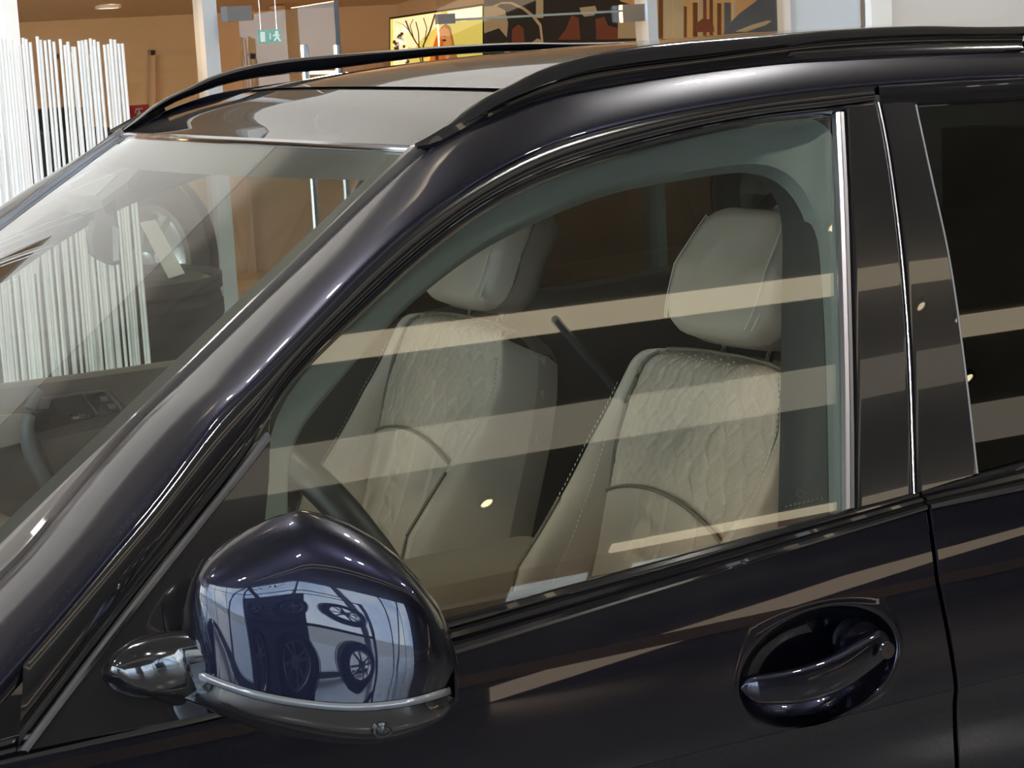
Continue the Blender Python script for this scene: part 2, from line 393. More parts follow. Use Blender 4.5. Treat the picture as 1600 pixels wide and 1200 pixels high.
MB().box((q[0]-.02, q[1]+.012, 0), (q[0]+.02, q[1]+.03, q[2]+.04)).to('sign_post', 'white', fs_, smooth=0)
# smoke detector and downlights in the shop ceiling
def ceil_hit(px, py):
    n = np.cross((1, 0, 0), (0, 5.8, zc1-zc0)); return hit(px, py, n, (0, 10, zc1-.004))
c = ceil_hit(433, 9); MB().lathe([(.001, 0), (.05, 0), (.05, -.02), (.035, -.035), (.001, -.035)], c, (0, 0, 1), 20).to('smoke_detector', 'shop_trim')
tag(bpy.data.objects['smoke_detector'], 'small round beige smoke detector on the shop ceiling above the exit sign', 'detector')
for (px, py), lb in (((169, 10), 'leftmost glowing round downlight in the shop ceiling, above the white rods'),
                 ((535, 18), 'glowing round downlight in the shop ceiling right of the open glass door'),
                 ((706, -2), 'glowing round downlight in the shop ceiling above the yellow poster')):
    c = ceil_hit(px, py); t = thing('downlight', lb, 'ceiling light', tuple(c), 'downlights in the shop ceiling')
    MB().lathe([(.062, -.012), (.078, -.012), (.078, .01), (.062, .01)], c, (0, 0, 1), 28, closed=True).to('rim', 'white', t)
    MB().lathe([(.001, -.008), (.062, -.008), (.062, .006), (.001, .006)], c, (0, 0, 1), 28).to('lens', 'bulb', t)

# backlit poster of a long-haired woman before a tree, and the dark prints beside it
pw = np.array([.36, -.93, 0])   # normal of the receding picture wall
P0 = aty(690, 60, 6.2)
def pw_at(px, py, off=0.): return hit(px, py, pw, P0+pw*off)
def pw_poly(name, m, P, off, th, parent, **k):
    return MB().prism([pw_at(x, y, off) for x, y in P], -pw*th).to(name, m, parent, smooth=0, **k)
lb = thing('lightbox', 'backlit yellow poster of a long-haired woman in front of a bare tree', 'poster', tuple(P0*np.array([1, 1, 0])+np.array([0, 0, 1.2])))
pw_poly('frame', 'satin_black', [(611, 27), (756, 6), (756, 200), (611, 200)], -.01, .012, lb)
pw_poly('print', 'p_yellow', [(613, 30), (754, 9), (754, 198), (613, 198)], .0, .012, lb)
def inset(name, m, P, k=1): pw_poly(name, m, P, .002*k, .002, lb)
inset('bright_sky', 'p_pale', [(615, 30), (690, 19), (682, 42), (660, 60), (648, 76), (632, 70), (634, 100), (615, 102)])
inset('lit_corner', 'p_white', [(700, 18), (753, 10), (753, 26), (725, 33), (700, 30)])
rnd = random.Random(3)
for k in range(26):
    cx, cy = 616+rnd.random()*24, 34+rnd.random()*66; r = 1.5+rnd.random()*3.2
    inset('leaf_spot', 'p_brown' if k % 2 else 'p_white', [(cx+r*math.cos(a)*rnd.uniform(.7, 1.2), cy+r*math.sin(a)*rnd.uniform(.7, 1.3)) for a in np.linspace(0, 6.28, 7)[:-1]], 2)
for P, w in (([(661, 105), (660, 84), (662, 70), (672, 48), (680, 22)], 2.2), ([(661, 80), (650, 66), (640, 48), (634, 32)], 2.0), ([(640, 48), (630, 38), (618, 34)], 1.1), ([(655, 70), (654, 50), (650, 34)], 1.2),
             ([(664, 64), (667, 44), (662, 28)], 1.0), ([(646, 57), (641, 40), (646, 30)], .9), ([(658, 98), (654, 78), (655, 64)], 1.3), ([(700, 40), (705, 56), (703, 78)], 1.2)):
    L = [(x-w/2, y) for x, y in P]+[(x+w/2, y) for x, y in P[::-1]]; inset('branch', 'p_brown', L, 3)
inset('hair', 'p_hair', [(672, 108), (677, 80), (684, 55), (690, 42), (697, 37), (704, 42), (708, 60), (712, 80), (718, 100), (718, 108)], 4)
inset('hair_glow', 'p_orange', [(670, 108), (673, 86), (680, 62), (686, 46), (684, 70), (681, 108)], 5)
inset('face', 'p_skin', [(685, 96), (684, 70), (687, 50), (694, 42), (701, 46), (704, 58), (706, 68), (703, 76), (704, 84), (700, 92), (692, 98)], 5)
inset('cheek', 'p_orange', [(685, 96), (685, 68), (689, 55), (693, 60), (693, 76), (697, 90), (692, 98)], 6)
inset('eye', 'p_dark', [(691, 63), (695, 61), (698, 63), (695, 65)], 7); inset('brow', 'p_brown', [(689, 58), (695, 56), (699, 58), (695, 58)], 7)
inset('nostril', 'p_brown', [(697, 72), (700, 71), (700, 73)], 7); inset('lips', 'p_red', [(697, 82), (702, 80), (705, 83), (702, 86)], 7)
inset('dark_hair_strand', 'p_brown', [(680, 100), (681, 80), (684, 72), (686, 96), (684, 108), (680, 108)], 8)
pp = thing('picture_panel', 'dark printed wall panel with a pale dome curve, right of the yellow poster', 'poster', tuple(pw_at(840, 60)*np.array([1, 1, 0])+np.array([0, 0, 1.2])))
def pin(name, m, P, k=0, parent=None): pw_poly(name, m, P, .002*k, .012 if k == 0 else .002, parent or pp)
pin('print', 'p_dark', [(759, -40), (1012, -40), (1012, 198), (759, 198)])
pin('yellow_field', 'p_tan', [(757, 10), (775, 9), (789, 16), (794, 36), (792, 58), (780, 44), (757, 52)], 1)
arc = [(764, 18), (772, 8), (785, 3), (800, 3), (820, 12), (835, 24), (846, 38), (849, 64), (849, 80)]
pin('dome_curve', 'p_tan', arc+[(x-3, y+3) for x, y in arc[::-1]], 2)
pin('dome_glow', 'p_tan', [(826, 70), (840, 60), (848, 64), (849, 90), (826, 90)], 1)
pin('shape', 'p_red', [(800, 46), (810, 38), (818, 44), (820, 70), (810, 78), (800, 70)], 2)
pin('shape', 'p_tan', [(784, 74), (790, 66), (800, 68), (804, 78), (790, 84)], 2)
pin('pale_strip', 'p_tan', [(838, -20), (849, -20), (849, 28), (838, 28)], 2)
pin('pale_tab', 'p_tan', [(906, 12), (930, 9), (933, 18), (928, 24), (914, 26), (909, 22)], 2)
pin('hand', 'p_red', [(872, 62), (885, 45), (893, 24), (904, 28), (907, 62)], 2)
pin('hand', 'p_red', [(932, 62), (931, 30), (944, 26), (950, 40), (965, 44), (968, 58), (968, 62)], 2)
pin('chair_back', 'p_tan', [(966, 60), (966, 14), (974, 7), (1000, 6), (1011, 12), (1011, 60)], 3)
pin('brown_field', 'p_wood', [(960, -20), (1011, -20), (1011, 6), (990, 8), (970, 2)], 2)
bs = thing('bookshelf_print', 'warm wood-coloured panel printed like shelves, right of the metal mullion', 'poster', tuple(aty(1090, 30, 5.2)*np.array([1, 1, 0])+np.array([0, 0, 1.2])))
px_poly('print', 'p_wood', [(1026, -30), (1242, -30), (1242, 140), (1026, 140)], 5.2, .02, bs)
for x0, x1, y0, m in ((1030, 1036, -20, 'p_brown'), (1038, 1050, -20, 'p_tan'), (1052, 1068, -20, 'p_tan'), (1070, 1073, 10, 'p_brown'), (1084, 1090, 4, 'p_brown'), (1092, 1098, -20, 'p_tan'), (1100, 1104, -20, 'p_red'),
                   (1110, 1114, 0, 'p_brown'), (1122, 1127, 5, 'p_brown'), (1133, 1142, 4, 'p_grey'), (1146, 1150, -20, 'p_tan')):
    px_poly('stripe', m, [(x0, y0), (x1, y0), (x1, 60), (x0, 60)], 5.19, .008, bs)
px_poly('round_shape', 'p_red', [(1088, 50), (1090, 36), (1098, 29), (1108, 30), (1115, 40), (1116, 50)], 5.185, .01, bs)
px_poly('car_reflection', 'p_grey', [(1128, 60), (1140, 38), (1158, 20), (1180, 4), (1196, -10), (1242, -10), (1242, 60)], 5.18, .01, bs)  # a car's reflection in the glass, drawn as a flat shape
px_poly('pale_streak', 'p_tan', [(1150, 49), (1175, 39), (1200, 32), (1206, 33), (1195, 40), (1165, 50)], 5.175, .004, bs)

# ------------------------------------------------------------------ screen of white rods
rs = thing('rod_screen', 'decorative screen of upright white rods of uneven height beside the car', 'screen', (0, 2.2, 0))
rb = MB().box((-3.0, 2.02, 0), (float(aty(205, 190, 2.2)[0])+.15, 2.48, .05)).to('base_plate', 'white', rs, smooth=0)
rr = random.Random(11)
tops = [(17, 62), (28, 72), (36, 59), (47, 66), (58, 57), (63, 62), (70, 63), (77, 62), (84, 65), (94, 61), (106, 65), (116, 73), (123, 64), (128, 63), (134, 62), (141, 60), (147, 62), (153, 65), (163, 70), (173, 61), (179, 62), (185, 68), (191, 68), (7, 62), (1, 60), (-8, 64)]
rod_list = [(aty(x, y, 2.12+.0), .0040) for x, y in tops]
for k in range(34):
    x = -760+720*rr.random() if k < 28 else rr.random()*110-30; rod_list.append((aty(x, 58+rr.random()*30, 2.2+.06*rr.random())+np.array([0, 0, .35 if x < -60 else 0]), .0040))
for k in range(12):
    x = rr.random()*60-40; rod_list.append((aty(x, 60+rr.random()*34, 2.38), .0042))
for k in range(9): rod_list.append((aty(100+rr.random()*75, 64+rr.random()*24, 2.33), .0040))
proto = None
for p, r in rod_list:
    lx, ly = rr.uniform(-.012, .012), rr.uniform(-.01, .01)
    MB().tube([(p[0]+lx, p[1]+ly, .05), (p[0], p[1], p[2])], r, 6).to('rod', 'rod_white', rs)

# ------------------------------------------------------------------ tyres behind the far window
def tyre(name, label, c, ax, R=.345, w=.25, rim=True, grp=None, zb=None, spokes=10, alloy=True):
    t = thing(name, label, 'tyre' if not alloy else 'wheel', tuple(c) if zb is None else (c[0], c[1], zb), grp)
    ri = R*.66; h = w/2
    MB().lathe([(ri, -h*.8), (ri+.02, -h*.95), (R*.86, -h), (R*.97, -h*.84), (R, -h*.55), (R, h*.55), (R*.97, h*.84), (R*.86, h), (ri+.02, h*.95), (ri, h*.8)], c, ax, 56, closed=True).to('tyre' if alloy else 'casing', 'tyre', t)
    gb = MB()
    for o in (-.45, -.15, .15, .45): gb.lathe([(R+.001, o*w-.004), (R+.004, o*w-.02), (R+.004, o*w+.02), (R+.001, o*w+.004)], c, ax, 56)
    gb.to('tread_rib', 'tyre', t)
    if alloy:
        MB().lathe([(ri, -h*.8), (ri-.015, -h*.7), (ri-.03, 0), (ri-.015, h*.7), (ri, h*.8)], c, ax, 56).to('rim', 'alloy', t)
        ax = np.array(ax, float)/np.linalg.norm(ax); u = np.cross(ax, (0, 0, 1.)); u /= np.linalg.norm(u); v = np.cross(ax, u)
        for k in range(spokes):
            a = 2*math.pi*k/spokes+(.12 if k % 2 else -.12)
            d = math.cos(a)*u+math.sin(a)*v; e = np.cross(ax, d)
            P = [c+d*.045+e*.016+ax*h*.55, c+d*.045-e*.016+ax*h*.55, c+d*ri-e*.012+ax*h*.75, c+d*ri+e*.012+ax*h*.75]
            MB().prism(P, -ax*.03).to('spoke', 'alloy', t, smooth=0)
        MB().lathe([(.001, h*.62), (.04, h*.6), (.06, h*.5), (.06, h*.2)], c, ax, 24).to('hub', 'alloy', t)
    return t
ty0 = aty(235, 520, 2.75); tx = float(ty0[0])
tz_top = float(aty(320, 424, 2.75)[2])
xr = float(aty(337, 490, 2.85)[0]); TR = .345; cx = xr-TR
hts = .27
for k, lb_ in enumerate(('topmost lying black tyre seen through the far side window, right of the white rods', 'second black tyre of the stack, hidden below the far window line', 'third black tyre from the top of the stack beside the rods', 'bottom black tyre of the stack standing on the floor')):
    z = tz_top-hts*(k+.5)
    if z-hts/2 < -.02: break
    tyre('lying_tyre', lb_, np.array([cx, 2.85, z]), (0, 0, 1), TR, hts-.016, grp='stacked tyres by the rod screen', alloy=False, zb=z-hts/2)
zlow = tz_top-hts*4
if zlow > .01:
    tag(MB().lathe([(.001, 0), (.30, 0), (.30, zlow-.002), (.001, zlow-.002)], (cx, 2.85, 0), (0, 0, 1), 32).to('display_plinth', 'satin_black'), 'round black plinth under the stacked tyres', 'plinth')
uw = tyre('upright_wheel', 'upright dark wheel behind the lying tyres and white rods, seen through the windscreen', aty(206, 418, 3.50), (.5, -.86, 0), .30, .20, grp=None, spokes=8)
q = aty(206, 418, 3.50); tag(MB().box((q[0]-.18, 3.40, 0), (q[0]+.18, 3.62, q[2]-.312)).to('wheel_plinth', 'satin_black', smooth=0), 'black plinth under the upright wheel behind the tyre stack', 'plinth')
cd = [hit(px, py, (.3, -.95, 0), (cx+.1, 2.60, 0)) for px, py in ((219, 348), (243, 343), (289, 427), (264, 435))]
tag(MB().prism(cd, (0, .004, 0)).to('price_card', 'card', smooth=0), 'tilted white price card leaning on the tyre stack seen through the windscreen', 'card')
# alloy wheel on display, seen through the two right-hand windows
wc = aty(1247, 300, 3.4)
wz = float(wc[2])
tyre('exhibited_wheel', 'bright alloy wheel on display seen above the driver headrest', wc, (-.75, -.65, 0), .30, .22, spokes=10)
lamp('SPOT', 'wheel_fill_spot', (wc[0]-.9, wc[1]-1.1, wz+1.2), 90, WHT, .04, tuple(Vector((.9, 1.1, -1.2)).to_track_quat('-Z', 'Y').to_euler()), spot=.7)  # unseen spot added to brighten the display wheel
st = MB().box((wc[0]+.05, wc[1]+.27, 0), (wc[0]+.15, wc[1]+.37, wz-.02)).box((wc[0]-.2, wc[1]+.1, 0), (wc[0]+.4, wc[1]+.6, .03)).tube([(wc[0]+.1, wc[1]+.30, wz-.04), (wc[0]+.03, wc[1]+.13, wz-.04)], .02)
tag(st.to('wheel_stand', 'satin_black'), 'black post stand holding the bright alloy display wheel', 'stand')
# black armchair behind the rods
ac = thing('armchair', 'black armchair inside the shop glimpsed between the white rods', 'armchair', (float(aty(130, 200, 5.6)[0]), 5.6, 0))
a = aty(62, 262, 5.6); b = aty(188, 168, 5.6); m_ = aty(118, 205, 5.6)
MB().box((a[0], 5.5, .12), (b[0], 6.2, m_[2]-.25)).to('seat', 'black_cloth', ac, smooth=0)
MB().box((m_[0], 6.1, .12), (b[0], 6.3, b[2])).to('backrest', 'black_cloth', ac, smooth=0)
MB().box((a[0]-.02, 5.5, .12), (a[0]+.12, 6.2, m_[2])).to('armrest', 'black_cloth', ac, smooth=0)
MB().box((b[0]-.12, 5.5, .12), (b[0]+.0, 6.1, m_[2])).to('armrest', 'black_cloth', ac, smooth=0)
for x in (a[0]+.05, b[0]-.08):
    for y in (5.56, 6.14): MB().box((x-.02, y-.02, 0), (x+.02, y+.02, .12)).to('leg', 'black_cloth', ac, smooth=0)

# ------------------------------------------------------------------ what stands round the car, seen mirrored in its paint
fz = thing('window_5', None, None, (-7, -3, 0)); fz['kind'] = 'structure'
MB().box((-7.02, -9.5, 0), (-7.0, 4.0, 4.2)).to('pane', 'shop_glass', fz, smooth=0)
for y in np.linspace(-9.4, 3.9, 7): MB().box((-7.06, y-.04, 0), (-6.94, y+.04, 4.2)).to('mullion', 'satin_black', fz, smooth=0)
for z in (.06, 2.9, 4.12): MB().box((-7.05, -9.5, z-.04), (-6.95, 4.0, z+.04)).to('transom', 'satin_black', fz, smooth=0)
MB().tube([(-6.6, -7.0, 0), (-6.6, -4.6, 4.2)], .09).to('brace', 'satin_black', fz); MB().tube([(-6.6, -2.4, 0), (-6.6, -4.6, 4.2)], .09).to('brace', 'satin_black', fz)
fw = thing('window_6', None, None, (-4, -9.5, 0)); fw['kind'] = 'structure'
MB().box((-7, -9.52, 0), (-1, -9.5, 4.2)).to('pane', 'shop_glass', fw, smooth=0)
for x in np.linspace(-7, -1, 4): MB().box((x-.04, -9.56, 0), (x+.04, -9.44, 4.2)).to('mullion', 'satin_black', fw, smooth=0)
MB().tube([(-4.4, -9.3, 0), (-2.6, -9.3, 4.2)], .09).to('brace', 'satin_black', fw)
struct('floor', mat('pavement', (.38, .37, .35), 0, .8, noise=.15, nscale=2.), ((-40, -40, -.2), (30, 30, -.11)))
tcv = bpy.data.curves.new('window_lettering', 'FONT'); tcv.body = 'INNOV'; tcv.size = .62; tcv.extrude = .003; tcv.materials.append(M['letters'])
tco = bpy.data.objects.new('window_lettering', tcv); COL.objects.link(tco); tco.parent = fz; tco.matrix_world = Matrix.Identity(4)
tco.location = Vector((.03, -1.5, 3.45)); tco.rotation_euler = (math.pi/2, 0, -math.pi/2)
wr = thing('wheel_rack', 'black display rack with alloy wheels, mirrored in the door mirror cap', 'rack', (-4.5, -5.2, 0))
RU = np.array([-.45, .893, 0]); RN = np.array([.893, .45, 0])   # rack faces the car
R0 = np.array([-4.5, -5.2, 0])
for k in (-1.3, 1.3):
    p = R0+RU*k; MB().box(p+np.array([-.03, -.03, 0]), p+np.array([.03, .03, 2.1])).to('post', 'satin_black', wr, smooth=0)
for z in (.12, 1.0, 2.05):
    MB().tube([R0+RU*-1.32+np.array([0, 0, z]), R0+RU*1.32+np.array([0, 0, z])], .025).to('rail', 'satin_black', wr)
MB().prism([R0+RU*a_+RN*-.06+np.array([0, 0, z]) for a_, z in ((-.3, .05), (1.35, .05), (1.35, 2.1), (-.3, 2.1))], -RN*.02).to('back_panel', 'wall_dark', wr, smooth=0)
rk = 0; wsrc = None
words = ('left', 'middle', 'right')
for row, z in enumerate((.56, 1.46)):
    for j, k in enumerate((-.85, 0, .85)):
        c = R0+RU*k+RN*.12+np.array([0, 0, z])
        tyre('rack_wheel', f'{words[j]} alloy wheel on the {"lower" if row == 0 else "upper"} row of the black wheel rack', c, RN, .31, .2, grp='wheels on the rack', spokes=8)
# glowing panels added for the side glass to mirror, and truss rods in the showroom ceiling
for k in range(5):
    x = 3.6+k*.55
    tag(MB().box((x, -5.42, 4.14), (x+.34, -5.15, 4.2)).to('trim_8', 'ceiling_glow', smooth=0), kind='structure')
struct('trim_9', mat('brick_red', (.20, .08, .06), 0, .8), ((3.2, -6.2, 4.15), (8, -5.12, 4.2)))
for k, (x, y, x2, y2) in enumerate([(3.36, -3.72, 3.80, -4.19)]):
    tag(MB().tube([(x, y, 4.17), (x2, y2, 4.17)], .014).to('trim_10', 'alu'), kind='structure')
for k, (x, y) in enumerate([(4.42, -3.45), (3.37, -4.657), (5.0, -3.93), (5.3, -4.03), (6.6, -4.0)]):
    t = thing('downlight', 'small recessed ceiling downlight of the showroom, seen only as a glint in the car glass', 'ceiling light', (x, y, 4.18), 'recessed showroom downlights')
    MB().lathe([(.024, 0), (.034, 0), (.034, .02), (.024, .02)], (x, y, 4.18), (0, 0, 1), 20, closed=True).to('rim', 'satin_black', t)
    MB().lathe([(.001, .006), (.024, .006)], (x, y, 4.18), (0, 0, 1), 20).to('lens', 'bulb', t)
for x, y in PAIRS:
    for d in (-.11, .11):
        t = thing('spot_lamp', 'small round ceiling spotlight of the showroom, one of a twin pair', 'ceiling light', (x+d, y, 4.1), 'twin showroom spotlights')
        MB().lathe([(.001, .12), (.055, .12), (.055, .03), (.045, .03)], (x+d, y, 4.05), (0, 0, 1), 16).to('housing', 'satin_black', t)
        MB().lathe([(.001, 0), (.042, 0)], (x+d, y, 4.085), (0, 0, 1), 16).to('lens', 'bulb_white', t)
# ================================================================== the car
car = thing('car', 'dark blue metallic SUV with glossy black trim and beige quilted leather seats', 'car', (1.4, 0, 0))
MIRR = []   # parts to repeat on the far side
# ---- body side skin: y as a function of height
_sz = [.22, .30, .45, .60, .75, .84, .862, .872, .90, .95, 1.0, 1.05, 1.10, 1.14]
_sy = [.93, .955, .975, .962, .960, .975, .984, .9875, .989, .986, .981, .974, .965, .953]
def _mono(z):
    return float(np.interp(z, _sz, _sy))
_zz = np.linspace(.22, 1.14, 185); _yy = np.array([_mono(z) for z in _zz])
def _smooth(a, k):
    o = a.copy()
    for i in range(len(a)):
        lo, hi = max(0, i-k), min(len(a), i+k+1); m = min(i-lo, hi-1-i); o[i] = a[i-m:i+m+1].mean()
    return o
ic = int(np.argmin(abs(_zz-.868)))
_yy = np.concatenate([_smooth(_yy[:ic+1], 7), _smooth(_yy[ic+1:], 9)])
def sy(x, z):
    y = float(np.interp(z, _zz, _yy)); xx = (x-1.6)
    return -(y-.006*xx*xx*(1 if x > .2 else 1)-(.25*(-.1-x)**2 if x < -.1 else 0))
# belt curve = top edge of the door skins
bp = [aty(px, py, -.957) for px, py in ((0, 1193), (337, 1120), (712, 1016), (1000, 928), (1220, 862), (1441, 797))]
bpr = [aty(px, py, -.957) for px, py in ((1447, 796), (1520, 781), (1600, 766))]
BX = [p[0] for p in bp]+[p[0] for p in bpr]; BZ = [p[2] for p in bp]+[p[2] for p in bpr]
def zbelt(x):
    if x < BX[0]: return BZ[0]+(x-BX[0])*.05
    if x > BX[-1]: return BZ[-1]+(x-BX[-1])*.03
    return float(np.interp(x, BX, BZ))
# shut line between the doors
gz = [(1.13, float(aty(1443, 797, -.957)[0])), (1.02, float(aty(1463, 920, -.98)[0])), (.868, float(aty(1491, 1081, -.987)[0])), (.76, float(aty(1492, 1200, -.962)[0])), (.3, float(aty(1492, 1200, -.962)[0])+.02)]
GZ = sorted(gz)
def xgap(z): return float(np.interp(z, [g[0] for g in GZ], [g[1] for g in GZ]))
# handle recess ellipse (x, z)
hc = aty(1284, 1043, -.988); HX, HZ = float(hc[0]), float(hc[2]); HA, HB = .126, .074; HT = .06
def ell(a, s=1.):
    x = HA*s*math.cos(a); z = HB*s*math.sin(a); return HX+x*math.cos(HT)-z*math.sin(HT), HZ+x*math.sin(HT)+z*math.cos(HT)
RX0, RX1, RZ0, RZ1 = HX-.150, HX+.150, .872, HZ+.098
def skin_pt(x, z): return np.array([x, sy(x, z), z])
fd = MB()
def skin_grid(mb, x0f, x1f, z0f, z1f, nx, nz, zs=None):
    rows = []
    for j in range(nz+1):
        t = j/nz; row = []
        for i in range(nx+1):
            s = i/nx
            zz = None
            xa = x0f(0) if callable(x0f) else x0f
            # x depends on z at the ends
            z_guess = (z0f(xa) if callable(z0f) else z0f)
            xm = xa
            for _ in range(3):
                za = z0f(xm) if callable(z0f) else z0f; zb = z1f(xm) if callable(z1f) else z1f
                z = za+(zb-za)*t
                xl_ = x0f(z) if callable(x0f) else x0f; xr_ = x1f(z) if callable(x1f) else x1f
                xm = xl_+(xr_-xl_)*s
            row.append(skin_pt(xm, z))
        rows.append(row)
    mb.grid(rows, flip=False)
zb_ = lambda x: zbelt(x)
FX0 = .28
skin_grid(fd, FX0, RX0, RZ1, zb_, 30, 6); skin_grid(fd, RX0, RX1, RZ1, zb_, 24, 6); skin_grid(fd, RX1, xgap, RZ1, zb_, 6, 6)
skin_grid(fd, FX0, RX0, RZ0, RZ1, 30, 16); skin_grid(fd, RX1, xgap, RZ0, RZ1, 6, 16)
skin_grid(fd, FX0, xgap, .22, RZ0-.0005, 40, 36)
# patch from the rectangle to the recess rim
n4 = 96; rim = []; outer = []
for k in range(n4):
    a = 2*math.pi*k/n4+1e-4; ex, ez = ell(a, 1.); rim.append((ex, ez))
    dx, dz = ex-HX, ez-HZ
    s = min(((RX1-HX)/dx if dx > 0 else (RX0-HX)/dx) if abs(dx) > 1e-9 else 9, ((RZ1-HZ)/dz if dz > 0 else (RZ0-HZ)/dz) if abs(dz) > 1e-9 else 9)
    outer.append((HX+dx*s, HZ+dz*s))
# snap the nearest samples to the corners
for c in ((RX0, RZ0), (RX0, RZ1), (RX1, RZ0), (RX1, RZ1)):
    i = min(range(n4), key=lambda k: (outer[k][0]-c[0])**2+(outer[k][1]-c[1])**2); outer[i] = c
rows = []
for t in (0, .35, .65, .82, .92, .97, 1.0):
    row = []
    for o, e in zip(outer, rim):
        x, z = o[0]+(e[0]-o[0])*t, o[1]+(e[1]-o[1])*t; p = skin_pt(x, z)
        if t > .8: p[1] -= .0012*math.sin(math.pi*(t-.8)/.2)   # slight lip
        row.append(p)
    rows.append(row)
rows.append([skin_pt(*ell(2*math.pi*k/n4+1e-4, .985))+np.array([0, .004, 0]) for k in range(n4)])
fd.grid(rows, closed_u=True, flip=False)
# rear edge turned in at the shut line
def edge_turn(mb, xf, sgn, z0, z1, n=40):
    rows = []
    for z in np.linspace(z0, z1, n):
        x = xf(z); y = sy(x, z)
        rows.append([np.array([x, y, z]), np.array([x+sgn*.0012, y+.0005, z]), np.array([x+sgn*.0022, y+.0022, z]), np.array([x+sgn*.0024, y+.02, z])])
    mb.grid(rows, flip=sgn > 0)
edge_turn(fd, xgap, 1, .22, zbelt(1.5))
def skin_normals(o):
    me = o.data; l = wl(o); ns = []
    vn = [v.normal.copy() for v in me.vertices]
    for v in me.vertices:
        x, y, z = v.co.x+l[0], v.co.y+l[1], v.co.z+l[2]
        if abs(y-sy(x, z)) > 1e-5: n = vn[v.index]; ns.append(tuple(n) if n.y < 0 else tuple(-n)); continue
        if .863 < z < .8717: dz = (sy(x, z-.002)-sy(x, z-.008))/.006
        elif z < .878 and z >= .8717: dz = (sy(x, z+.008)-sy(x, z+.002))/.006
        else: dz = (sy(x, z+.003)-sy(x, z-.003))/.006
        dx = (sy(x+.003, z)-sy(x-.003, z))/.006
        n = Vector((dx, -1, dz)).normalized(); ns.append(tuple(n))
    # faces must look outwards before the normals are set
    if sum(p.normal.y*p.area for p in me.polygons) > 0: me.flip_normals()
    me.normals_split_custom_set_from_vertices(ns)
front_door = fd.to('front_door', 'paint', car, smooth=28); skin_normals(front_door)
# recess bowl
rows = []
for t in np.linspace(1, 0, 16):
    row = []
    for k in range(n4):
        x, z = ell(2*math.pi*k/n4+1e-4, .985*max(t, .001)); p = skin_pt(x, z); p[1] += .004+.052*(1-t**2.6)**.6
        row.append(p)
    rows.append(row)
MB().grid(rows, closed_u=True, flip=False).to('handle_recess', 'paint', front_door)
# handle: a curved grip bridging the recess
HY = -.995
hl, hr = aty(1172, 1082, HY), aty(1402, 1008, HY)
path, rad = [], []
hpts = [(1168, 1082), (1200, 1078), (1250, 1068), (1300, 1050), (1350, 1024), (1385, 1008), (1400, 1002)]
hp = cr_curve([aty(x, y, HY) for x, y in hpts], 28); rows = []
for i, p in enumerate(hp):
    t = i/27; hh = .0165+.006*math.sin(math.pi*min(1, t*1.05))**.7+.004*t; 
    e = min(1, (t/.06)**.35 if t < .06 else 1, ((1-t)/.08)**.5 if t > .92 else 1) if 0 < t < 1 else .25
    yb = .030*(abs(2*t-1)**2.2)
    row = []
    for a in np.linspace(0, 2*math.pi, 21)[:-1]:
        ca, sa = math.cos(a), math.sin(a)
        row.append(np.array([p[0]-.10*hh*sa*e, p[1]-.006+yb*.75+.011*e*(-abs(ca)**.8*np.sign(ca)), p[2]+hh*e*abs(sa)**.85*np.sign(sa)]))
    rows.append(row)
hb = MB().grid(rows, closed_u=True); hb.F += [tuple(range(20)), tuple(range(27*20+19, 27*20-1, -1))]
hb.to('door_handle', 'paint', front_door, smooth=60)
lc = aty(1386, 1016, HY-.014)
MB().lathe([(.010, -.002), (.0115, .0005), (.010, .002), (.001, .002)], lc, (-.1, -1, .1), 24).to('lock_cover', 'paint', front_door)
# mounting end of the grip in the recess
ec = aty(1345, 1010, -.962)
MB().lathe([(.036, 0), (.036, .012), (.030, .022), (.001, .026)], ec+np.array([0, .012, 0]), (-.05, -1, .2), 28).to('handle_mount', 'paint', front_door)

# rear door and the rest of the flank
rd = MB()
xg2 = lambda z: xgap(z)+.0065
skin_grid(rd, xg2, 2.65, .872, zb_, 30, 22); skin_grid(rd, xg2, 2.65, .22, .8715, 30, 36)
edge_turn(rd, xg2, -1, .22, zbelt(1.56))
rear_door = rd.to('rear_door', 'paint', car, smooth=28); skin_normals(rear_door)
MB().add(*gridm([[np.array([xgap(z)-.03, sy(xgap(z), z)+.024, z]), np.array([xgap(z)+.04, sy(xgap(z), z)+.024, z])] for z in np.linspace(.22, 1.09, 30)])).to('door_seal', 'rubber', car)
fe = MB(); skin_grid(fe, 2.656, 3.9, .55, zb_, 20, 20); fe.to('rear_wing', 'paint', car)
fw_ = MB(); skin_grid(fw_, -.75, FX0-.006, .55, lambda x: zbelt(x)-.006-.22*max(0, -.1-x)**1.5, 26, 26); wing = fw_.to('front_wing', 'paint', car)

# ---- belt mouldings
gb_f = [G(690, 968, .0), G(1000, 884), G(1318, 797)]
def bottom_glass(x):
    z0, x0 = float(gb_f[0][2]), float(gb_f[0][0]); z1, x1 = float(gb_f[2][2]), float(gb_f[2][0])
    z = z0+(z1-z0)*(x-x0)/(x1-x0); return np.array([x, -(.94-.49*(z-1.13)), z])
mprof = [(0, -.004), (.02, .003), (.10, .0065), (.22, .007), (.30, .003), (.34, .0015), (.38, .003), (.44, .0065), (.58, .0075), (.64, .003), (.68, .0015), (.72, .004), (.80, .0055), (.93, .0045), (.98, .001), (1, -.004)]
def belt(x0, x1, name, par):
    xs_ = np.linspace(x0, x1, 60)
    return ribbon([skin_pt(x, zbelt(x)) for x in xs_], [bottom_glass(x) for x in xs_], mprof, name, 'gloss_black', par, 70, nrm=(0, -.95, .3))
belt(.26, xgap(1.13)+.001, 'belt_moulding', front_door); belt(xgap(1.13)+.007, 2.9, 'belt_moulding', rear_door)

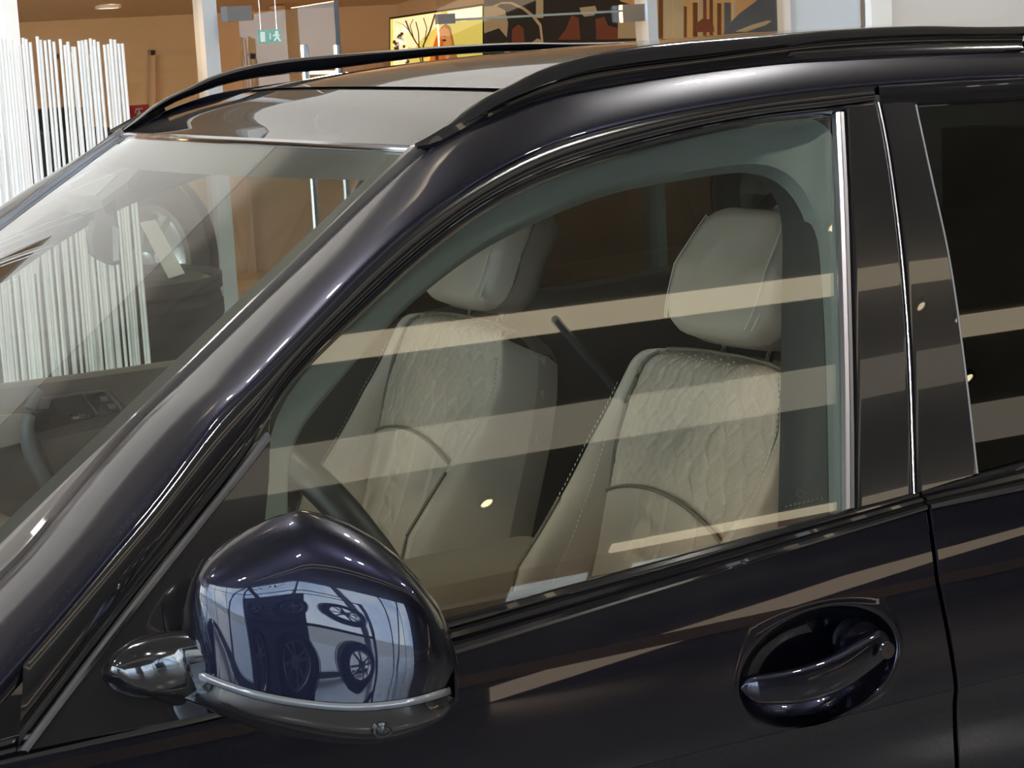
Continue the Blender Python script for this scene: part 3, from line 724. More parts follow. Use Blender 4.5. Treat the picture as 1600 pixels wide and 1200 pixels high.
# ---- glasshouse curves (traced on the leaning glass plane)
Lc = [(36, 1034), (110, 948), (176, 868), (252, 778), (348, 648), (400, 600), (480, 516), (574, 418), (660, 343), (754, 280), (830, 240), (900, 214), (1000, 188), (1100, 168), (1233, 147), (1363, 134)]
Lr = [(1371, 133), (1480, 126), (1600, 121)]
Gc = [(424, 636), (462, 594), (502, 554), (580, 478), (658, 406), (720, 356), (760, 328), (830, 290), (900, 262), (1000, 232), (1100, 207), (1200, 189), (1303, 178)]
Sc = [(28, 1174), (100, 1078), (180, 974), (260, 872), (332, 783), (380, 722), (415, 675)]
Sc2 = [(44, 1176), (112, 1085), (192, 981), (271, 880), (341, 792), (388, 735), (422, 690)]
# door frame: glossy flange from the body gap to the sail strip / glass
fprof = [(0, -.02), (.01, -.002), (.04, .002), (.08, .003), (.40, .0045), (.60, .0035), (.68, .001), (.71, -.004), (.75, -.004), (.78, .000), (.82, .0015), (.88, .001), (.94, -.002), (1, -.010)]
low = Sc+Gc
ribbon([G(x, y, .010) for x, y in Lc], [G(x, y, .004) for x, y in low+[(1366, 168)]], fprof, 'window_frame', 'gloss_black', front_door, 140)
rt = [G(x, y, .010) for x, y in Lr]; rt.append(rt[-1]+np.array([.5, 0, -.004])); rt.append(rt[-1]+np.array([.5, .01, -.03]))
rb_ = [G(x, y, .004) for x, y in ((1374, 168), (1433, 164), (1600, 154))]; rb_.append(rb_[-1]+np.array([.5, 0, -.01])); rb_.append(rb_[-1]+np.array([.5, .01, -.05]))
ribbon(rt, rb_, [(0, -.02), (.02, .001), (.10, .003), (.6, .003), (.9, .001), (1, -.010)], 'window_frame', 'gloss_black', rear_door, 60)
# satin strip on the mirror triangle
ribbon([G(x, y, .004) for x, y in Sc], [G(x, y, .004) for x, y in Sc2], [(0, -.004), (.1, .004), (.5, .008), (.9, .004), (1, -.004)], 'triangle_strip', 'satin_metal', front_door, 60)
tri = [(44, 1172), (112, 1085), (192, 981), (271, 880), (341, 792), (388, 735), (422, 690), (420, 750), (414, 812), (400, 1080), (345, 1112), (200, 1140)]
MB().prism([G(x, y, .004) for x, y in tri], -GN*.02).to('mirror_triangle', 'gloss_black', front_door, smooth=20)
# pillar covers, guide strip, panes
def gpoly(P, off, th, name, m, par, **k):
    return MB().prism([G(x, y, off) for x, y in P], -GN*th).to(name, m, par, smooth=20, **k)
gr_ = [(1303, 177), (1309, 300), (1314, 450), (1318, 620), (1319, 797)]
ribbon([G(x, y, .004) for x, y in gr_], [G(x, y, .004) for x, y in [(1318, 176), (1324, 300), (1329, 450), (1333, 620), (1334, 794)]],
       [(0, -.006), (.08, .003), (.45, .004), (.5, .001), (.55, .004), (.92, .003), (1, -.006)], 'window_guide', 'satin_metal', front_door, 50)
gap_l = [(1367, 160), (1380, 217), (1392, 300), (1404, 400), (1416, 560), (1423, 772)]
gap_r = [(x+5, y) for x, y in gap_l]
PCprof = [(0, -.006), (.01, .003), (.03, .0055), (.06, .006), (.09, .006), (.5, .0062), (.91, .006), (.94, .006), (.97, .0055), (.99, .003), (1, -.010)]
ribbon([G(x, y, .0) for x, y in [(1319, 170), (1325, 300), (1330, 450), (1334, 620), (1335, 796)]], [G(x, y, .0) for x, y in gap_l], PCprof, 'pillar_cover', 'gloss_black', front_door, 50)
ribbon([G(x, y, .0) for x, y in gap_r], [G(x, y, .0) for x, y in [(1431, 164), (1456, 280), (1483, 400), (1506, 560), (1527, 740)]], PCprof, 'pillar_cover', 'gloss_black', rear_door, 50)
gpoly(Gc+[(1305, 178), (1320, 797), (1200, 830), (1000, 884), (690, 968), (560, 1004), (400, 1046), (414, 812), (421, 672)], -.004, .004, 'window_pane', 'clear_glass', front_door)
rg = [G(x, y, -.002) for x, y in ((1431, 164), (1600, 154))]; rg += [rg[-1]+np.array([.9, 0, -.04]), None, None]
b_r = G(1600, 716, -.002); rg[-2] = b_r+np.array([1.0, 0, .03]); rg[-1] = b_r
rg.append(G(1527, 738, -.002)); rg += [G(x, y, -.002) for x, y in ((1506, 560), (1483, 400), (1456, 280))]
MB().prism(rg, -GN*.004).to('window_pane', 'privacy_glass', rear_door, smooth=20)
MB().tube(fair(cr_curve([G(x, y, .007) for x, y in gap_r], 50)), .0016, 6).to('gap_highlight', 'satin_metal', rear_door)  # metal bead standing for the bright highlight along the gap
MB().tube(fair(cr_curve([G(x, y, .006) for x, y in [(1431, 164), (1456, 280), (1483, 400), (1506, 560), (1527, 740)]], 50)), .0016, 6).to('window_edge', 'plastic_grey', rear_door)
MB().tube([np.array([xgap(z)+.0078, sy(xgap(z), z)+.0006, z]) for z in np.linspace(.22, zbelt(1.56)-.002, 60)], .0019, 8).to('door_edge', 'paint', rear_door)  # bead added so the door edge always catches a highlight
# small etched marks low on the front pane
em = MB()
e0 = G(1250, 771, .0005)
uu = np.array([1., 0, .03]); vv = np.array([0, .44, .898])
for a in np.linspace(0, 2*math.pi, 13)[:-1]:
    em.add([e0+.006*(math.cos(a+d)*uu+math.sin(a+d)*vv)*q for d, q in ((0, 1), (.5, 1), (.5, .75), (0, .75))], [(0, 1, 2, 3)])
for k in range(9):
    p = e0+uu*(-.028+.007*k)-vv*.014
    em.add([p, p+uu*.004, p+uu*.004+vv*.003, p+vv*.003], [(0, 1, 2, 3)])
em.to('etched_marks', 'rubber', front_door, smooth=0)['kind'] = 'stuff'

# ---- blue pillar and side rail of the roof
Up = [Wp(x, y, .002) for x, y in ((-170, 1070), (-40, 944), (36, 868), (118, 770), (200, 676), (290, 588), (400, 480), (476, 408), (560, 325))]
Up += [aty(x, y, yy) for x, y, yy in ((600, 288, -.6035), (640, 253, -.603), (672, 230, -.605), (706, 211, -.608), (752, 190, -.612), (800, 170, -.616))]+[aty(x, y, -.62) for x, y in ((850, 153), (900, 140), (1040, 117), (1200, 97), (1300, 90), (1450, 83), (1600, 79))]
Up += [Up[-1]+np.array([.7, 0, -.025]), Up[-1]+np.array([1.5, .02, -.10])]
Lo = [G(x, y, .014) for x, y in [(-200, 1300), (-40, 1120)]+Lc[:-1]+[(1363, 133), (1480, 125), (1600, 120)]]
Lo += [Lo[-1]+np.array([.7, 0, -.03]), Lo[-1]+np.array([1.5, .01, -.12])]
def pillar_rows(n=160, m=14):
    A = cr_curve(Up, n); rowsl = []; js = []; tas = []
    LA = cr_curve(Lo, 600); 
    for i, a in enumerate(A):
        # partner on the lower curve: nearest in (x) along the pillar's cross direction
        ta = A[min(i+1, n-1)]-A[max(i-1, 0)]; ta /= np.linalg.norm(ta)
        j = min(range(600), key=lambda q: abs((LA[q]-a)@ta)); js.append(j); tas.append(ta)
    js = _smooth(np.array(js, float), 8)
    for a, j, ta in zip(A, js, tas):
        j0 = int(min(j, 598)); rowsl.append((a, LA[j0]+(LA[j0+1]-LA[j0])*(j-j0), ta))
    rows = []
    for a, b, t in rowsl:
        d = b-a; nn = np.cross(t, d); nn /= np.linalg.norm(nn)
        if nn[1] > 0: nn = -nn
        W_ = np.linalg.norm(d); r = []
        r.append(a-nn*.015+d*.012)
        for s in np.linspace(0, 1, m):
            s2 = .5-.5*math.cos(math.pi*s)
            bulge = .075*W_*(4*s2*(1-s2))**.62
            r.append(a+d*(.01+.98*s2)+nn*(bulge))
        r.append(b-nn*.016-d*.01)
        rows.append(r)
    return rows
PR = pillar_rows()
pil = MB().grid(PR).to('roof_pillar', 'paint', car, smooth=50); MIRR.append(pil)
# ---- windscreen with its dark border, seal strip
def ws_grid(y0, y1, ny, nv, edge):
    rows = []
    for j in range(nv+1):
        t = j/nv; r = []
        for i in range(ny+1):
            s = -1+2*i/ny
            # along the pillar: top corner (1.01,.573) bottom corner (.18,.735)
            yc = .573+(.735-.573)*(1-t); y = s*yc
            xt = 1.008-.085*(1-s*s); xb = .22-.34*(1-s*s); x = xb+(xt-xb)*t
            r.append(np.array([x, y, wsz(x, y)]))
        rows.append(r)
    return rows
wsr = ws_grid(0, 0, 40, 40, 0)
ws = MB().grid(wsr, flip=False).to('windscreen', 'screen_glass', car)
fr = MB(); nn = 41
def sub(rows, i0, i1, j0, j1, off):
    return [[rows[j][i]+np.array([0, 0, off]) for i in range(i0, i1+1)] for j in range(j0, j1+1)]
wsr2 = [[p for p in r] for r in ws_grid(0, 0, 80, 80, 0)]
fr.grid(sub(wsr2, 0, 80, 75, 80, -.003)); fr.grid(sub(wsr2, 0, 2, 0, 75, -.003)); fr.grid(sub(wsr2, 78, 80, 0, 75, -.003)); fr.grid(sub(wsr2, 0, 80, 0, 3, -.003))
fr.to('black_border', 'frit', ws)
# seal between screen and pillar
sA = [(0, 856), (120, 742), (240, 632), (350, 524), (452, 424), (560, 320), (640, 237), (652, 226)]
sB = [(36, 868), (118, 770), (200, 676), (290, 588), (400, 480), (476, 408), (560, 325), (640, 251)]
A_ = [Wp(-40, 894, .004)]+[Wp(x, y, .004) for x, y in sA]; B_ = [Wp(-40, 940, .003)]+[Wp(x, y, .003) for x, y in sB]+[Wp(664, 231, .003)]
A_ = cr_curve(A_, 80); BB = cr_curve(B_, 400); B2 = []
for i, a in enumerate(A_):
    ta = A_[min(i+1, 79)]-A_[max(i-1, 0)]; ta /= np.linalg.norm(ta); B2.append(min(BB, key=lambda q: abs((q-a)@ta)))
wn = np.array([-.5, -.15, .85])
sl = MB().grid([[a+(b-a)*t+wn*h for t, h in ((0, -.003), (.02, .004), (.12, .007), (.5, .010), (.85, .009), (.96, .005), (.99, -.006))] for a, b in zip(A_, B2)]).to('windscreen_seal', mat('seal_satin', (.085, .078, .072), 0, .28, .4, .2), car)
MIRR.append(sl)
# header seal line
hd = [np.array([1.008-.085*(1-s*s), s*.573, 0]) for s in np.linspace(-1, 1, 41)]
for p in hd: p[2] = wsz(p[0], p[1])+.003
MB().tube(hd, .0035, 8).to('header_seal', 'chrome', car)

# ---- roof panel, glass roof, ditches, rails
def roof_rows(x0f, x1, yh, nx, ny, dz=0., blend=1):
    rows = []
    for j in range(ny+1):
        s = -1+2*j/ny; y = s*yh; xa = x0f(s); r = []
        for i in range(nx+1):
            x = xa+(x1-xa)*i/nx; z = roofz(x, y)
            k = blend*math.exp(-max(0, x-xa)/.05); zw = wsz(xa, y)+.004
            r.append(np.array([x, y, z+(zw-roofz(xa, y))*k+dz]))
        rows.append(r)
    return rows
def smooth_rows(rows, it=4):
    R_ = [np.array(r) for r in rows]
    for _ in range(it):
        for r in R_: r[1:-1, 2] = (r[:-2, 2]+2*r[1:-1, 2]+r[2:, 2])/4
    return [[p for p in r] for r in R_]
x0h = lambda s: 1.012-.085*(1-s*s)
roof = MB().grid(smooth_rows(roof_rows(x0h, 1.215, .598, 14, 30), 2), flip=True).to('roof', 'paint', car)
MB().grid(smooth_rows(roof_rows(lambda s: 1.222-.05*(1-s*s), 3.1, .50, 60, 30, .003, 0), 12), flip=True).to('glass_roof', 'frit', roof)
for sgn in (-1, 1):
    rows = []
    for y in np.linspace(.507, .598, 6):
        rows.append([np.array([x, sgn*y, roofz(x, y)]) for x in np.linspace(1.212, 3.9, 70)])
    MB().grid(smooth_rows(rows, 12), flip=sgn < 0).to('side_strip', 'paint', roof)
rows = [[np.array([x, y, roofz(x, y)]) for x in np.linspace(3.106, 4.05, 14)] for y in np.linspace(-.507, .507, 14)]
MB().grid(rows, flip=True).to('rear_panel', 'paint', roof)
rows = [[np.array([x, y, roofz(x, y)-.012]) for x in np.linspace(1.20, 3.2, 40)] for y in np.linspace(-.55, .55, 14)]
MB().grid(smooth_rows(rows, 8), flip=True).to('roof_seam', 'rubber', roof)
MB().grid([[np.array([x, y, z]) for x, z in zip(np.linspace(1.05, 3.9, 50), [float(np.interp(q, _rx, _rz))-.012 for q in np.linspace(1.05, 3.9, 50)])] for y in (-.625, -.59)], flip=True).to('roof_ditch', 'gloss_black', roof)
# rails
rt_ = [(666, 222), (700, 196), (728, 172), (762, 150), (800, 132), (848, 108), (920, 86), (1000, 72), (1100, 62), (1200, 54), (1300, 46), (1433, 40), (1600, 40)]
rbm = [(684, 224), (716, 200), (752, 180), (785, 162), (820, 148), (860, 132), (920, 116), (1000, 104), (1100, 92), (1200, 78), (1300, 66), (1433, 58), (1600, 56)]
T_ = [aty(x, y, -.60) for x, y in rt_]; Bm = [aty(x, y, -.612) for x, y in rbm]
T_ += [T_[-1]+np.array([.5, 0, -.01]), T_[-1]+np.array([1.0, 0, -.04]), T_[-1]+np.array([1.25, 0, -.09])]
Bm += [Bm[-1]+np.array([.5, 0, -.01]), Bm[-1]+np.array([1.0, 0, -.04]), Bm[-1]+np.array([1.25, 0, -.06])]
T_ = cr_curve(T_, 110); Bm = cr_curve(Bm, 110); rows = []
for t, b in zip(T_, Bm):
    h = t-b; k = .016*min(1, np.linalg.norm(h)/.02); o = np.array([0, -1., 0])
    rows.append([b+o*k*.2, b+h*.25+o*k*.75, b+h*.6+o*k*.55, b+h*.85+o*k*.35, t+o*k*.05, t-o*k*.4-h*.03, t-o*k*1.1-h*.2, b+h*.2-o*k*1.2, b-o*k*.8])
rb2 = MB().grid(rows, closed_u=True, flip=True)
n9 = 9; rb2.F += [tuple(range(n9)), tuple(range(109*n9+8, 109*n9-1, -1))]
rail = rb2.to('roof_rail', 'gloss_black', car, smooth=50); MIRR.append(rail)
ft = [Bm[0]+np.array([-.03, .004, -.002]), Bm[0]+np.array([0, .002, .004]), Bm[4]+np.array([0, .004, -.002])]
foot = MB().tube(cr_curve(ft, 8), [.004, .008, .010, .011, .011, .010, .009, .006], 8).to('rail_foot', 'gloss_black', car); MIRR.append(foot)
dprof = [(0, 0), (.15, -.004), (.45, -.006), (.8, -.003), (1, -.002)]
ribbon([aty(x, y-2, -.610) for x, y in rbm[1:]], [aty(x, y+1, -.6195) for x, y in ((700, 214), (752, 190), (800, 170), (850, 153), (900, 140), (1040, 117), (1200, 97), (1300, 90), (1450, 83), (1600, 79))], dprof, 'rail_base', 'gloss_black', car, 80, nrm=(0, -.7, .7))
# bonnet, cowl, lower body, wheels: enough of the car for a step to the side
rows = []
for j in range(17):
    s = -1+2*j/16
    rows.append([np.array([x, s*(.80-.05*((-x)/.8 if x < 0 else 0)), 1.055+.045*(1-s*s)-.10*max(0, (-x-.0))**1.5]) for x in np.linspace(-.80, .02+.05*s*s, 16)])
MB().grid(rows, flip=True).to('bonnet', 'paint', car)
MB().grid([[np.array([x, s*.74, 1.045+.03*(1-s*s)]) for x in np.linspace(-.14+.16*s*s, .30, 4)] for s in np.linspace(-1, 1, 13)], flip=True).to('cowl', 'satin_black', car)
MB().box((-.7, -.86, .18), (3.9, .86, .34)).to('underbody', 'satin_black', car, smooth=0)
MB().box((-.85, -.80, .30), (-.68, .80, .98)).to('nose', 'paint', car, smooth=20)
MB().box((3.88, -.80, .30), (4.02, .80, 1.15)).to('tailgate', 'paint', car, smooth=20)
for x, y in ((0, -.86), (0, .86), (2.98, -.86), (2.98, .86)):
    wb = MB(); wb.lathe([(.25, -.12), (.36, -.125), (.375, -.08), (.375, .08), (.36, .125), (.25, .12)], (x, y, .375), (0, 1, 0), 40, closed=True)
    wh = wb.to('wheel', 'tyre', car); MB().lathe([(.001, -.08), (.06, -.09), (.25, -.10), (.25, .10), (.001, .08)], (x, y, .375), (0, 1, 0), 30).to('rim', 'alloy', wh)
for o in (front_door, rear_door, wing):
    c = mirror_y(o, car)
    for ch in list(o.children):
        if ch.name.split('.')[0] in ('window_frame', 'belt_moulding', 'pillar_cover', 'window_pane', 'window_guide', 'mirror_triangle', 'triangle_strip'):
            m_ = mirror_y(ch, c)
            if ch.data.materials[0] == M['privacy_glass']: m_.data.materials[0] = M['tinted_glass']

# ---- interior trim round the side window, headliner
Jc = [(451, 818), (451, 696), (500, 636), (562, 560), (610, 505), (664, 454), (712, 416), (760, 382), (840, 342), (960, 294), (1080, 272), (1188, 256), (1225, 266), (1252, 290), (1275, 340), (1284, 430), (1290, 520), (1294, 640), (1297, 815)]
Go = [(412, 830), (418, 672), (470, 585), (540, 516), (600, 460), (658, 404), (700, 370), (745, 338), (822, 292), (960, 242), (1080, 210), (1200, 187), (1262, 182), (1300, 178), (1312, 240), (1316, 360), (1318, 520), (1322, 640), (1325, 815)]
tr = ribbon([G(x, y, -.022) for x, y in Go], [G(x, y, -.060) for x, y in Jc], [(0, 0), (.3, -.002), (.8, .004), (.95, .002), (1, -.02)], 'side_trim', 'trim_grey', car, 120)
MIRR.append(tr)
sd = [(1188, 256), (1225, 266), (1252, 290), (1275, 340), (1284, 430), (1290, 520), (1294, 640), (1297, 830)]
sd2 = [(1186, 259), (1214, 269), (1233, 294), (1240, 335), (1239, 430), (1238, 520), (1237, 640), (1233, 830)]
s2 = ribbon([G(x, y, -.062) for x, y in sd], [G(x, y, -.105) for x, y in sd2], [(0, 0), (.1, .004), (.5, .006), (.9, .004), (1, 0), (1.0, -.03)], 'pillar_trim', 'trim_dark', car, 60)
MIRR.append(s2)
# dark door lining below the glass (near side) and pillar inside behind it
MB().box((.45, -.86, .35), (1.55, -.84, 1.075)).to('door_lining', 'taupe', car, smooth=0)
MB().grid([[p-np.array([0, 0, .035]) for p in r] for r in smooth_rows(roof_rows(x0h, 3.8, .56, 60, 20), 6)]).to('headliner', 'headliner', car)
MB().box((.2, -.84, .30), (3.9, .84, .36)).to('cabin_floor', 'black_cloth', car, smooth=0)
MB().box((3.6, -.80, .36), (3.66, .80, 1.45)).to('cargo_blind', 'black_cloth', car, smooth=0)

# ---- far door lining with handle pod
FY = .835
def fp(px, py, y=FY): return aty(px, py, y)
top = [fp(-60, 622), fp(0, 608), fp(140, 590), fp(280, 570), fp(420, 552)]
tz = [(float(p[0]), float(p[2])) for p in top]; tz.append((1.9, tz[-1][1]+.05)); tz.append((3.4, tz[-1][1]+.04)); tz.insert(0, (.2, tz[0][1]-.02))
lin = MB()
rows = []
for x, z in tz: rows.append([np.array([x, FY+.05, z+.003]), np.array([x, FY+.012, z+.006]), np.array([x, FY, z]), np.array([x, FY-.012, z-.06]), np.array([x, FY-.012, z-.10]), np.array([x, FY, .70]), np.array([x, FY, .36])])
far_lining = lin.grid(rows).to('door_lining', 'taupe', car, smooth=30)
PY = .805
def fpoly(P, y, th, name, m, par=far_lining, sm=0): return MB().prism([fp(px, py, y) for px, py in P], (0, th, 0)).to(name, m, par, smooth=sm)
fpoly([(50, 636), (62, 622), (124, 614), (170, 609), (196, 636), (190, 642), (130, 656), (60, 676), (52, 668)], PY, .03, 'handle_panel', 'gloss_black')
fpoly([(52, 634), (64, 621), (126, 613), (128, 616), (80, 624), (76, 638), (56, 640)], PY-.004, .006, 'bright_cap', 'satin_metal')
fpoly([(126, 613), (168, 608), (193, 638), (189, 641), (164, 612), (130, 617), (154, 646), (151, 648)], PY-.004, .006, 'bright_frame', 'satin_metal')
fpoly([(84, 630), (92, 622), (122, 618), (148, 648), (112, 655), (96, 648)], PY-.002, .004, 'handle_bowl', 'rubber')
lv = [fp(108, 652, PY-.012), fp(116, 650, PY-.02), fp(140, 650, PY-.012)]
MB().tube(cr_curve(lv, 10), [.002, .005, .007, .007, .006, .005, .005, .004, .003, .002], 8).to('door_lever', 'chrome', far_lining)
fpoly([(146, 617), (163, 614), (186, 640), (168, 643)], PY-.002, .004, 'switch_panel', 'rubber')
for c in ((162, 623), (174, 635)): fpoly([(c[0]-6, c[1]-3), (c[0]+5, c[1]-4), (c[0]+8, c[1]+3), (c[0]-2, c[1]+4)], PY-.005, .004, 'switch', 'plastic_grey')
gp_ = [fp(62, 610, .80), fp(47, 640, .79), fp(42, 672, .785), fp(50, 712, .78), (fp(72, 755, .775)), fp(98, 795, .775), fp(120, 830, .78)]
MB().tube(cr_curve(gp_, 30), [.011+.004*math.sin(math.pi*i/29) for i in range(30)], 12).to('grab_handle', 'plastic_grey', far_lining)
fpoly([(62, 690), (190, 660), (300, 640), (330, 700), (150, 760), (100, 770)], FY-.02, .008, 'lining_inset', 'taupe')
fpoly([(-60, 660), (0, 650), (38, 648), (40, 690), (0, 700), (-60, 720)], FY-.03, .02, 'lining_pad', 'taupe_light')
# ---- dashboard, screen-top camera box, mirror, wheel
db = MB(); rows = []
for j in range(15):
    s = -1+2*j/14; y = s*.80
    rows.append([np.array([x, y, z]) for x, z in ((.10, 1.045), (.30, 1.06), (.50, 1.065-.02*s*s), (.62, 1.05-.02*s*s), (.68, 1.02-.02*s*s), (.70, .95), (.66, .84), (.62, .60), (.60, .40))])
MB().grid(rows, flip=True).to('dashboard', 'taupe', car, smooth=50)
cs = MB().box((.70, -.13, .40), (1.10, .13, .74)).to('centre_console', 'dark_leather', car, smooth=0)
# rear-view mirror on its stalk and sensor cover
def wso(px, py, off): return Wp(px, py, off)
sc_ = [wso(x, y, -.012) for x, y in ((96, 294), (118, 304), (150, 306), (162, 296), (188, 270), (150, 268), (122, 282))]
def ws_patch(P, off):
    P = [np.array(p, float) for p in P]; P2 = []
    for i, p in enumerate(P):
        q = P[(i+1) % len(P)]; P2 += [p, p+(q-p)/3, p+(q-p)*2/3]
    c = np.mean(P2, axis=0); rows = [[wso(*(c+(p-c)*t), off) for p in P2] for t in (1, .8, .6, .4, .2, .01)]
    return MB().grid([[p-np.array([0, 0, .012]) for p in rows[0]]]+rows, closed_u=True)
sens = ws_patch(((20, 352), (38, 358), (80, 322), (100, 318), (132, 323), (160, 312), (200, 283), (222, 258), (165, 252), (122, 280), (74, 314)), -.007).to('sensor_cover', 'plastic_grey', car, smooth=0)
ws_patch(((100, 296), (118, 303), (150, 305), (184, 273), (146, 270)), -.0045).to('clear_window', mat('sensor_window', (.34, .35, .36), .2, .3), sens, smooth=0)
MB().tube([wso(93, 310, -.007), wso(102, 314, -.007), wso(110, 311, -.007)], .004, 6).to('rain_sensor', 'satin_metal', sens)
RM = [(150, 345), (176, 346), (186, 354), (189, 412), (176, 415), (160, 407), (148, 398), (144, 372)]
ms = MB().prism([aty(x, y, .08) for x, y in RM], (.0, .03, 0)).to('rear_view_mirror', 'plastic_grey', car, smooth=0)
MB().prism([aty(x, y, .079) for x, y in ((176, 352), (184, 356), (185, 406), (177, 408))], (0, -.004, 0)).to('mirror_edge', 'alu', ms, smooth=0)
a = aty(165, 350, .08); MB().tube([a, wso(160, 300, -.03)], .018, 8).to('stalk', 'plastic_grey', ms)
vz = MB().box((.98, .10, 1.585), (1.16, .52, 1.60)).to('sun_visor', 'headliner', car, smooth=0)
MB().box((.98, -.52, 1.585), (1.16, -.10, 1.60)).to('sun_visor', 'headliner', car, smooth=0)
# steering wheel
wc_ = np.array([.95, -.39, 1.03]); tw = math.radians(27)
sx_ = np.array([0, 1., 0]); up_ = np.array([-math.sin(tw), 0, math.cos(tw)]); ax_ = np.cross(sx_, up_)
ring = [wc_+.187*(math.cos(a)*sx_+math.sin(a)*up_) for a in np.linspace(0, 2*math.pi, 57)[:-1]]
sw = MB().tube(ring, .0235, 14, closed=True).to('steering_wheel', 'dark_leather', car, smooth=80)
MB().lathe([(.001, -.03), (.06, -.025), (.075, 0), (.06, .02), (.001, .03)], wc_, ax_, 24).to('hub', 'dark_leather', sw)
for a in (math.pi, 0, -math.pi/2): MB().tube([wc_+.05*(math.cos(a)*sx_+math.sin(a)*up_), wc_+.18*(math.cos(a)*sx_+math.sin(a)*up_)], .012, 8).to('spoke', 'satin_metal', sw)
# ---- door mirror
MN = np.array([-.62, -.78, .04]); MN /= np.linalg.norm(MN); M0 = np.array([.62, -1.06, 1.12])
def mp(px, py, d=0.): return hit(px, py, MN, M0+MN*d)
def coons(bot, top, left, right, depth, na=48, nb=20):
    B = cr_curve([(*p, 0) for p in bot], na+1); T = cr_curve([(*p, 0) for p in top], na+1)
    L = cr_curve([(*p, 0) for p in left], nb+1); R = cr_curve([(*p, 0) for p in right], nb+1); rows = []
    for j in range(nb+1):
        b = j/nb; r = []
        for i in range(na+1):
            a = i/na
            p = (1-b)*B[i]+b*T[i]+(1-a)*L[j]+a*R[j]-((1-a)*(1-b)*B[0]+a*(1-b)*B[-1]+(1-a)*b*T[0]+a*b*T[-1])
            r.append(mp(p[0], p[1], depth(a, b)))
        rows.append(r)
    return rows
def softmin(v, p): return sum(max(x, 1e-5)**-p for x in v)**(-1/p)
def d_cap(a, b):
    f = .066+.012*(1-b)-.012*a
    t = .128*max(1-b, 0)**.62
    return softmin((f, t, .13*max(a, 0)**.42+.004, .20*max(1-a, 0)**.55), 9-5*a)
cap = coons([(283, 1033), (335, 1056), (400, 1078), (480, 1093), (560, 1098), (640, 1090), (702, 1072)],
            [(302, 898), (318, 872), (352, 846), (400, 821), (436, 807), (465, 801), (500, 808), (540, 824), (580, 846), (618, 876), (650, 912)],
            [(283, 1033), (283, 1000), (289, 945), (302, 898)], [(702, 1072), (710, 1040), (702, 1000), (682, 955), (650, 912)], d_cap)
dm = MB().grid(cap, flip=True).to('door_mirror', 'paint', car, smooth=60)
dstrip = lambda a, b: d_cap(a, 0)+.004*math.sin(math.pi*b)
st_ = coons([(279, 1049), (335, 1071), (400, 1092), (480, 1106), (560, 1111), (640, 1103), (706, 1085)], [(283, 1034), (335, 1057), (400, 1079), (480, 1094), (560, 1099), (640, 1091), (703, 1073)],
            [(279, 1049), (283, 1034)], [(706, 1085), (703, 1073)], dstrip, nb=6)
MB().grid(st_, flip=True).to('indicator_strip', 'amber_lens', dm, smooth=60)
d_low = lambda a, b: softmin((d_cap(a, 0)-.006*(1-b), .115*max(b, 0)**.5+.0, .13*a**.42+.004), 6)
lo_ = coons([(274, 1088), (330, 1112), (400, 1138), (480, 1156), (560, 1163), (610, 1158), (655, 1143), (692, 1122), (712, 1096)], [(279, 1050), (335, 1072), (400, 1093), (480, 1107), (560, 1112), (640, 1104), (706, 1086)],
            [(274, 1088), (273, 1068), (279, 1050)], [(712, 1096), (711, 1090), (706, 1086)], d_low, nb=14)
MB().grid(lo_, flip=True).to('lower_housing', 'gloss_black', dm, smooth=60)
out = [(274, 1088), (278, 1050), (283, 1000), (289, 945), (302, 898), (318, 872), (352, 846), (400, 821), (436, 807), (465, 801), (500, 808), (540, 824), (580, 846), (618, 876), (650, 912), (682, 955), (702, 1000), (710, 1040), (712, 1096), (692, 1122), (655, 1143), (610, 1158), (560, 1163), (480, 1156), (400, 1138), (330, 1112)]
oc = np.mean([mp(*p) for p in out], axis=0); O_ = [mp(*p) for p in out]
rows = [[p+MN*.001 for p in O_], [oc+(p-oc)*1.008-MN*.006 for p in O_], [oc+(p-oc)*.995-MN*.02 for p in O_], [oc+(p-oc)*.93-MN*.028 for p in O_], [oc+(p-oc)*.90-MN*.018 for p in O_]]
MB().grid(rows, closed_u=True).to('housing_rim', 'gloss_black', dm, smooth=40)
MB().add([oc+(p-oc)*.905-MN*.019 for p in O_], [tuple(range(len(O_)))[::-1]]).to('mirror_glass', 'mirror', dm, smooth=0)
lp = mp(598, 1140, .056)
MB().lathe([(.0125, -.012), (.0125, .001), (.010, .003), (.0075, .002), (.007, .0)], lp, (-.35, -.75, -.55), 24).to('lens_bezel', 'gloss_black', dm)
MB().lathe([(.007, .0015), (.004, .004), (.001, .005)], lp, (-.35, -.75, -.55), 20).to('camera_lens', 'camera_lens', dm)
# arm joining the mirror to the door
secs = [(183, 1054, .010, .004, -.030), (190, 1052, .020, .016, -.026), (204, 1050, .028, .026, -.018), (226, 1046, .034, .034, -.008), (255, 1043, .038, .039, .004), (285, 1040, .040, .040, .012), (330, 1040, .040, .040, .014)]
rows = []
for x, y, rh, rv, dd in secs:
    k = {183: 0, 190: 0, 204: .1, 226: .35, 255: .7}.get(x, 1.); c = G(x, y, .010)*(1-k)+mp(x, y, max(dd, .004))*k
    rows.append([c+rh*math.cos(t)*np.array([-.35, -.93, .0])+rv*math.sin(t)*np.array([0, 0, 1.])+np.array([-.012, 0, 0])*math.sin(t) for t in np.linspace(0, 2*math.pi, 33)[:-1]])
ar = MB().grid(rows, closed_u=True); ar.F += [tuple(range(32)), tuple(range(6*32+31, 6*32-1, -1))]
ar.to('mirror_arm', 'gloss_black', dm, smooth=80)

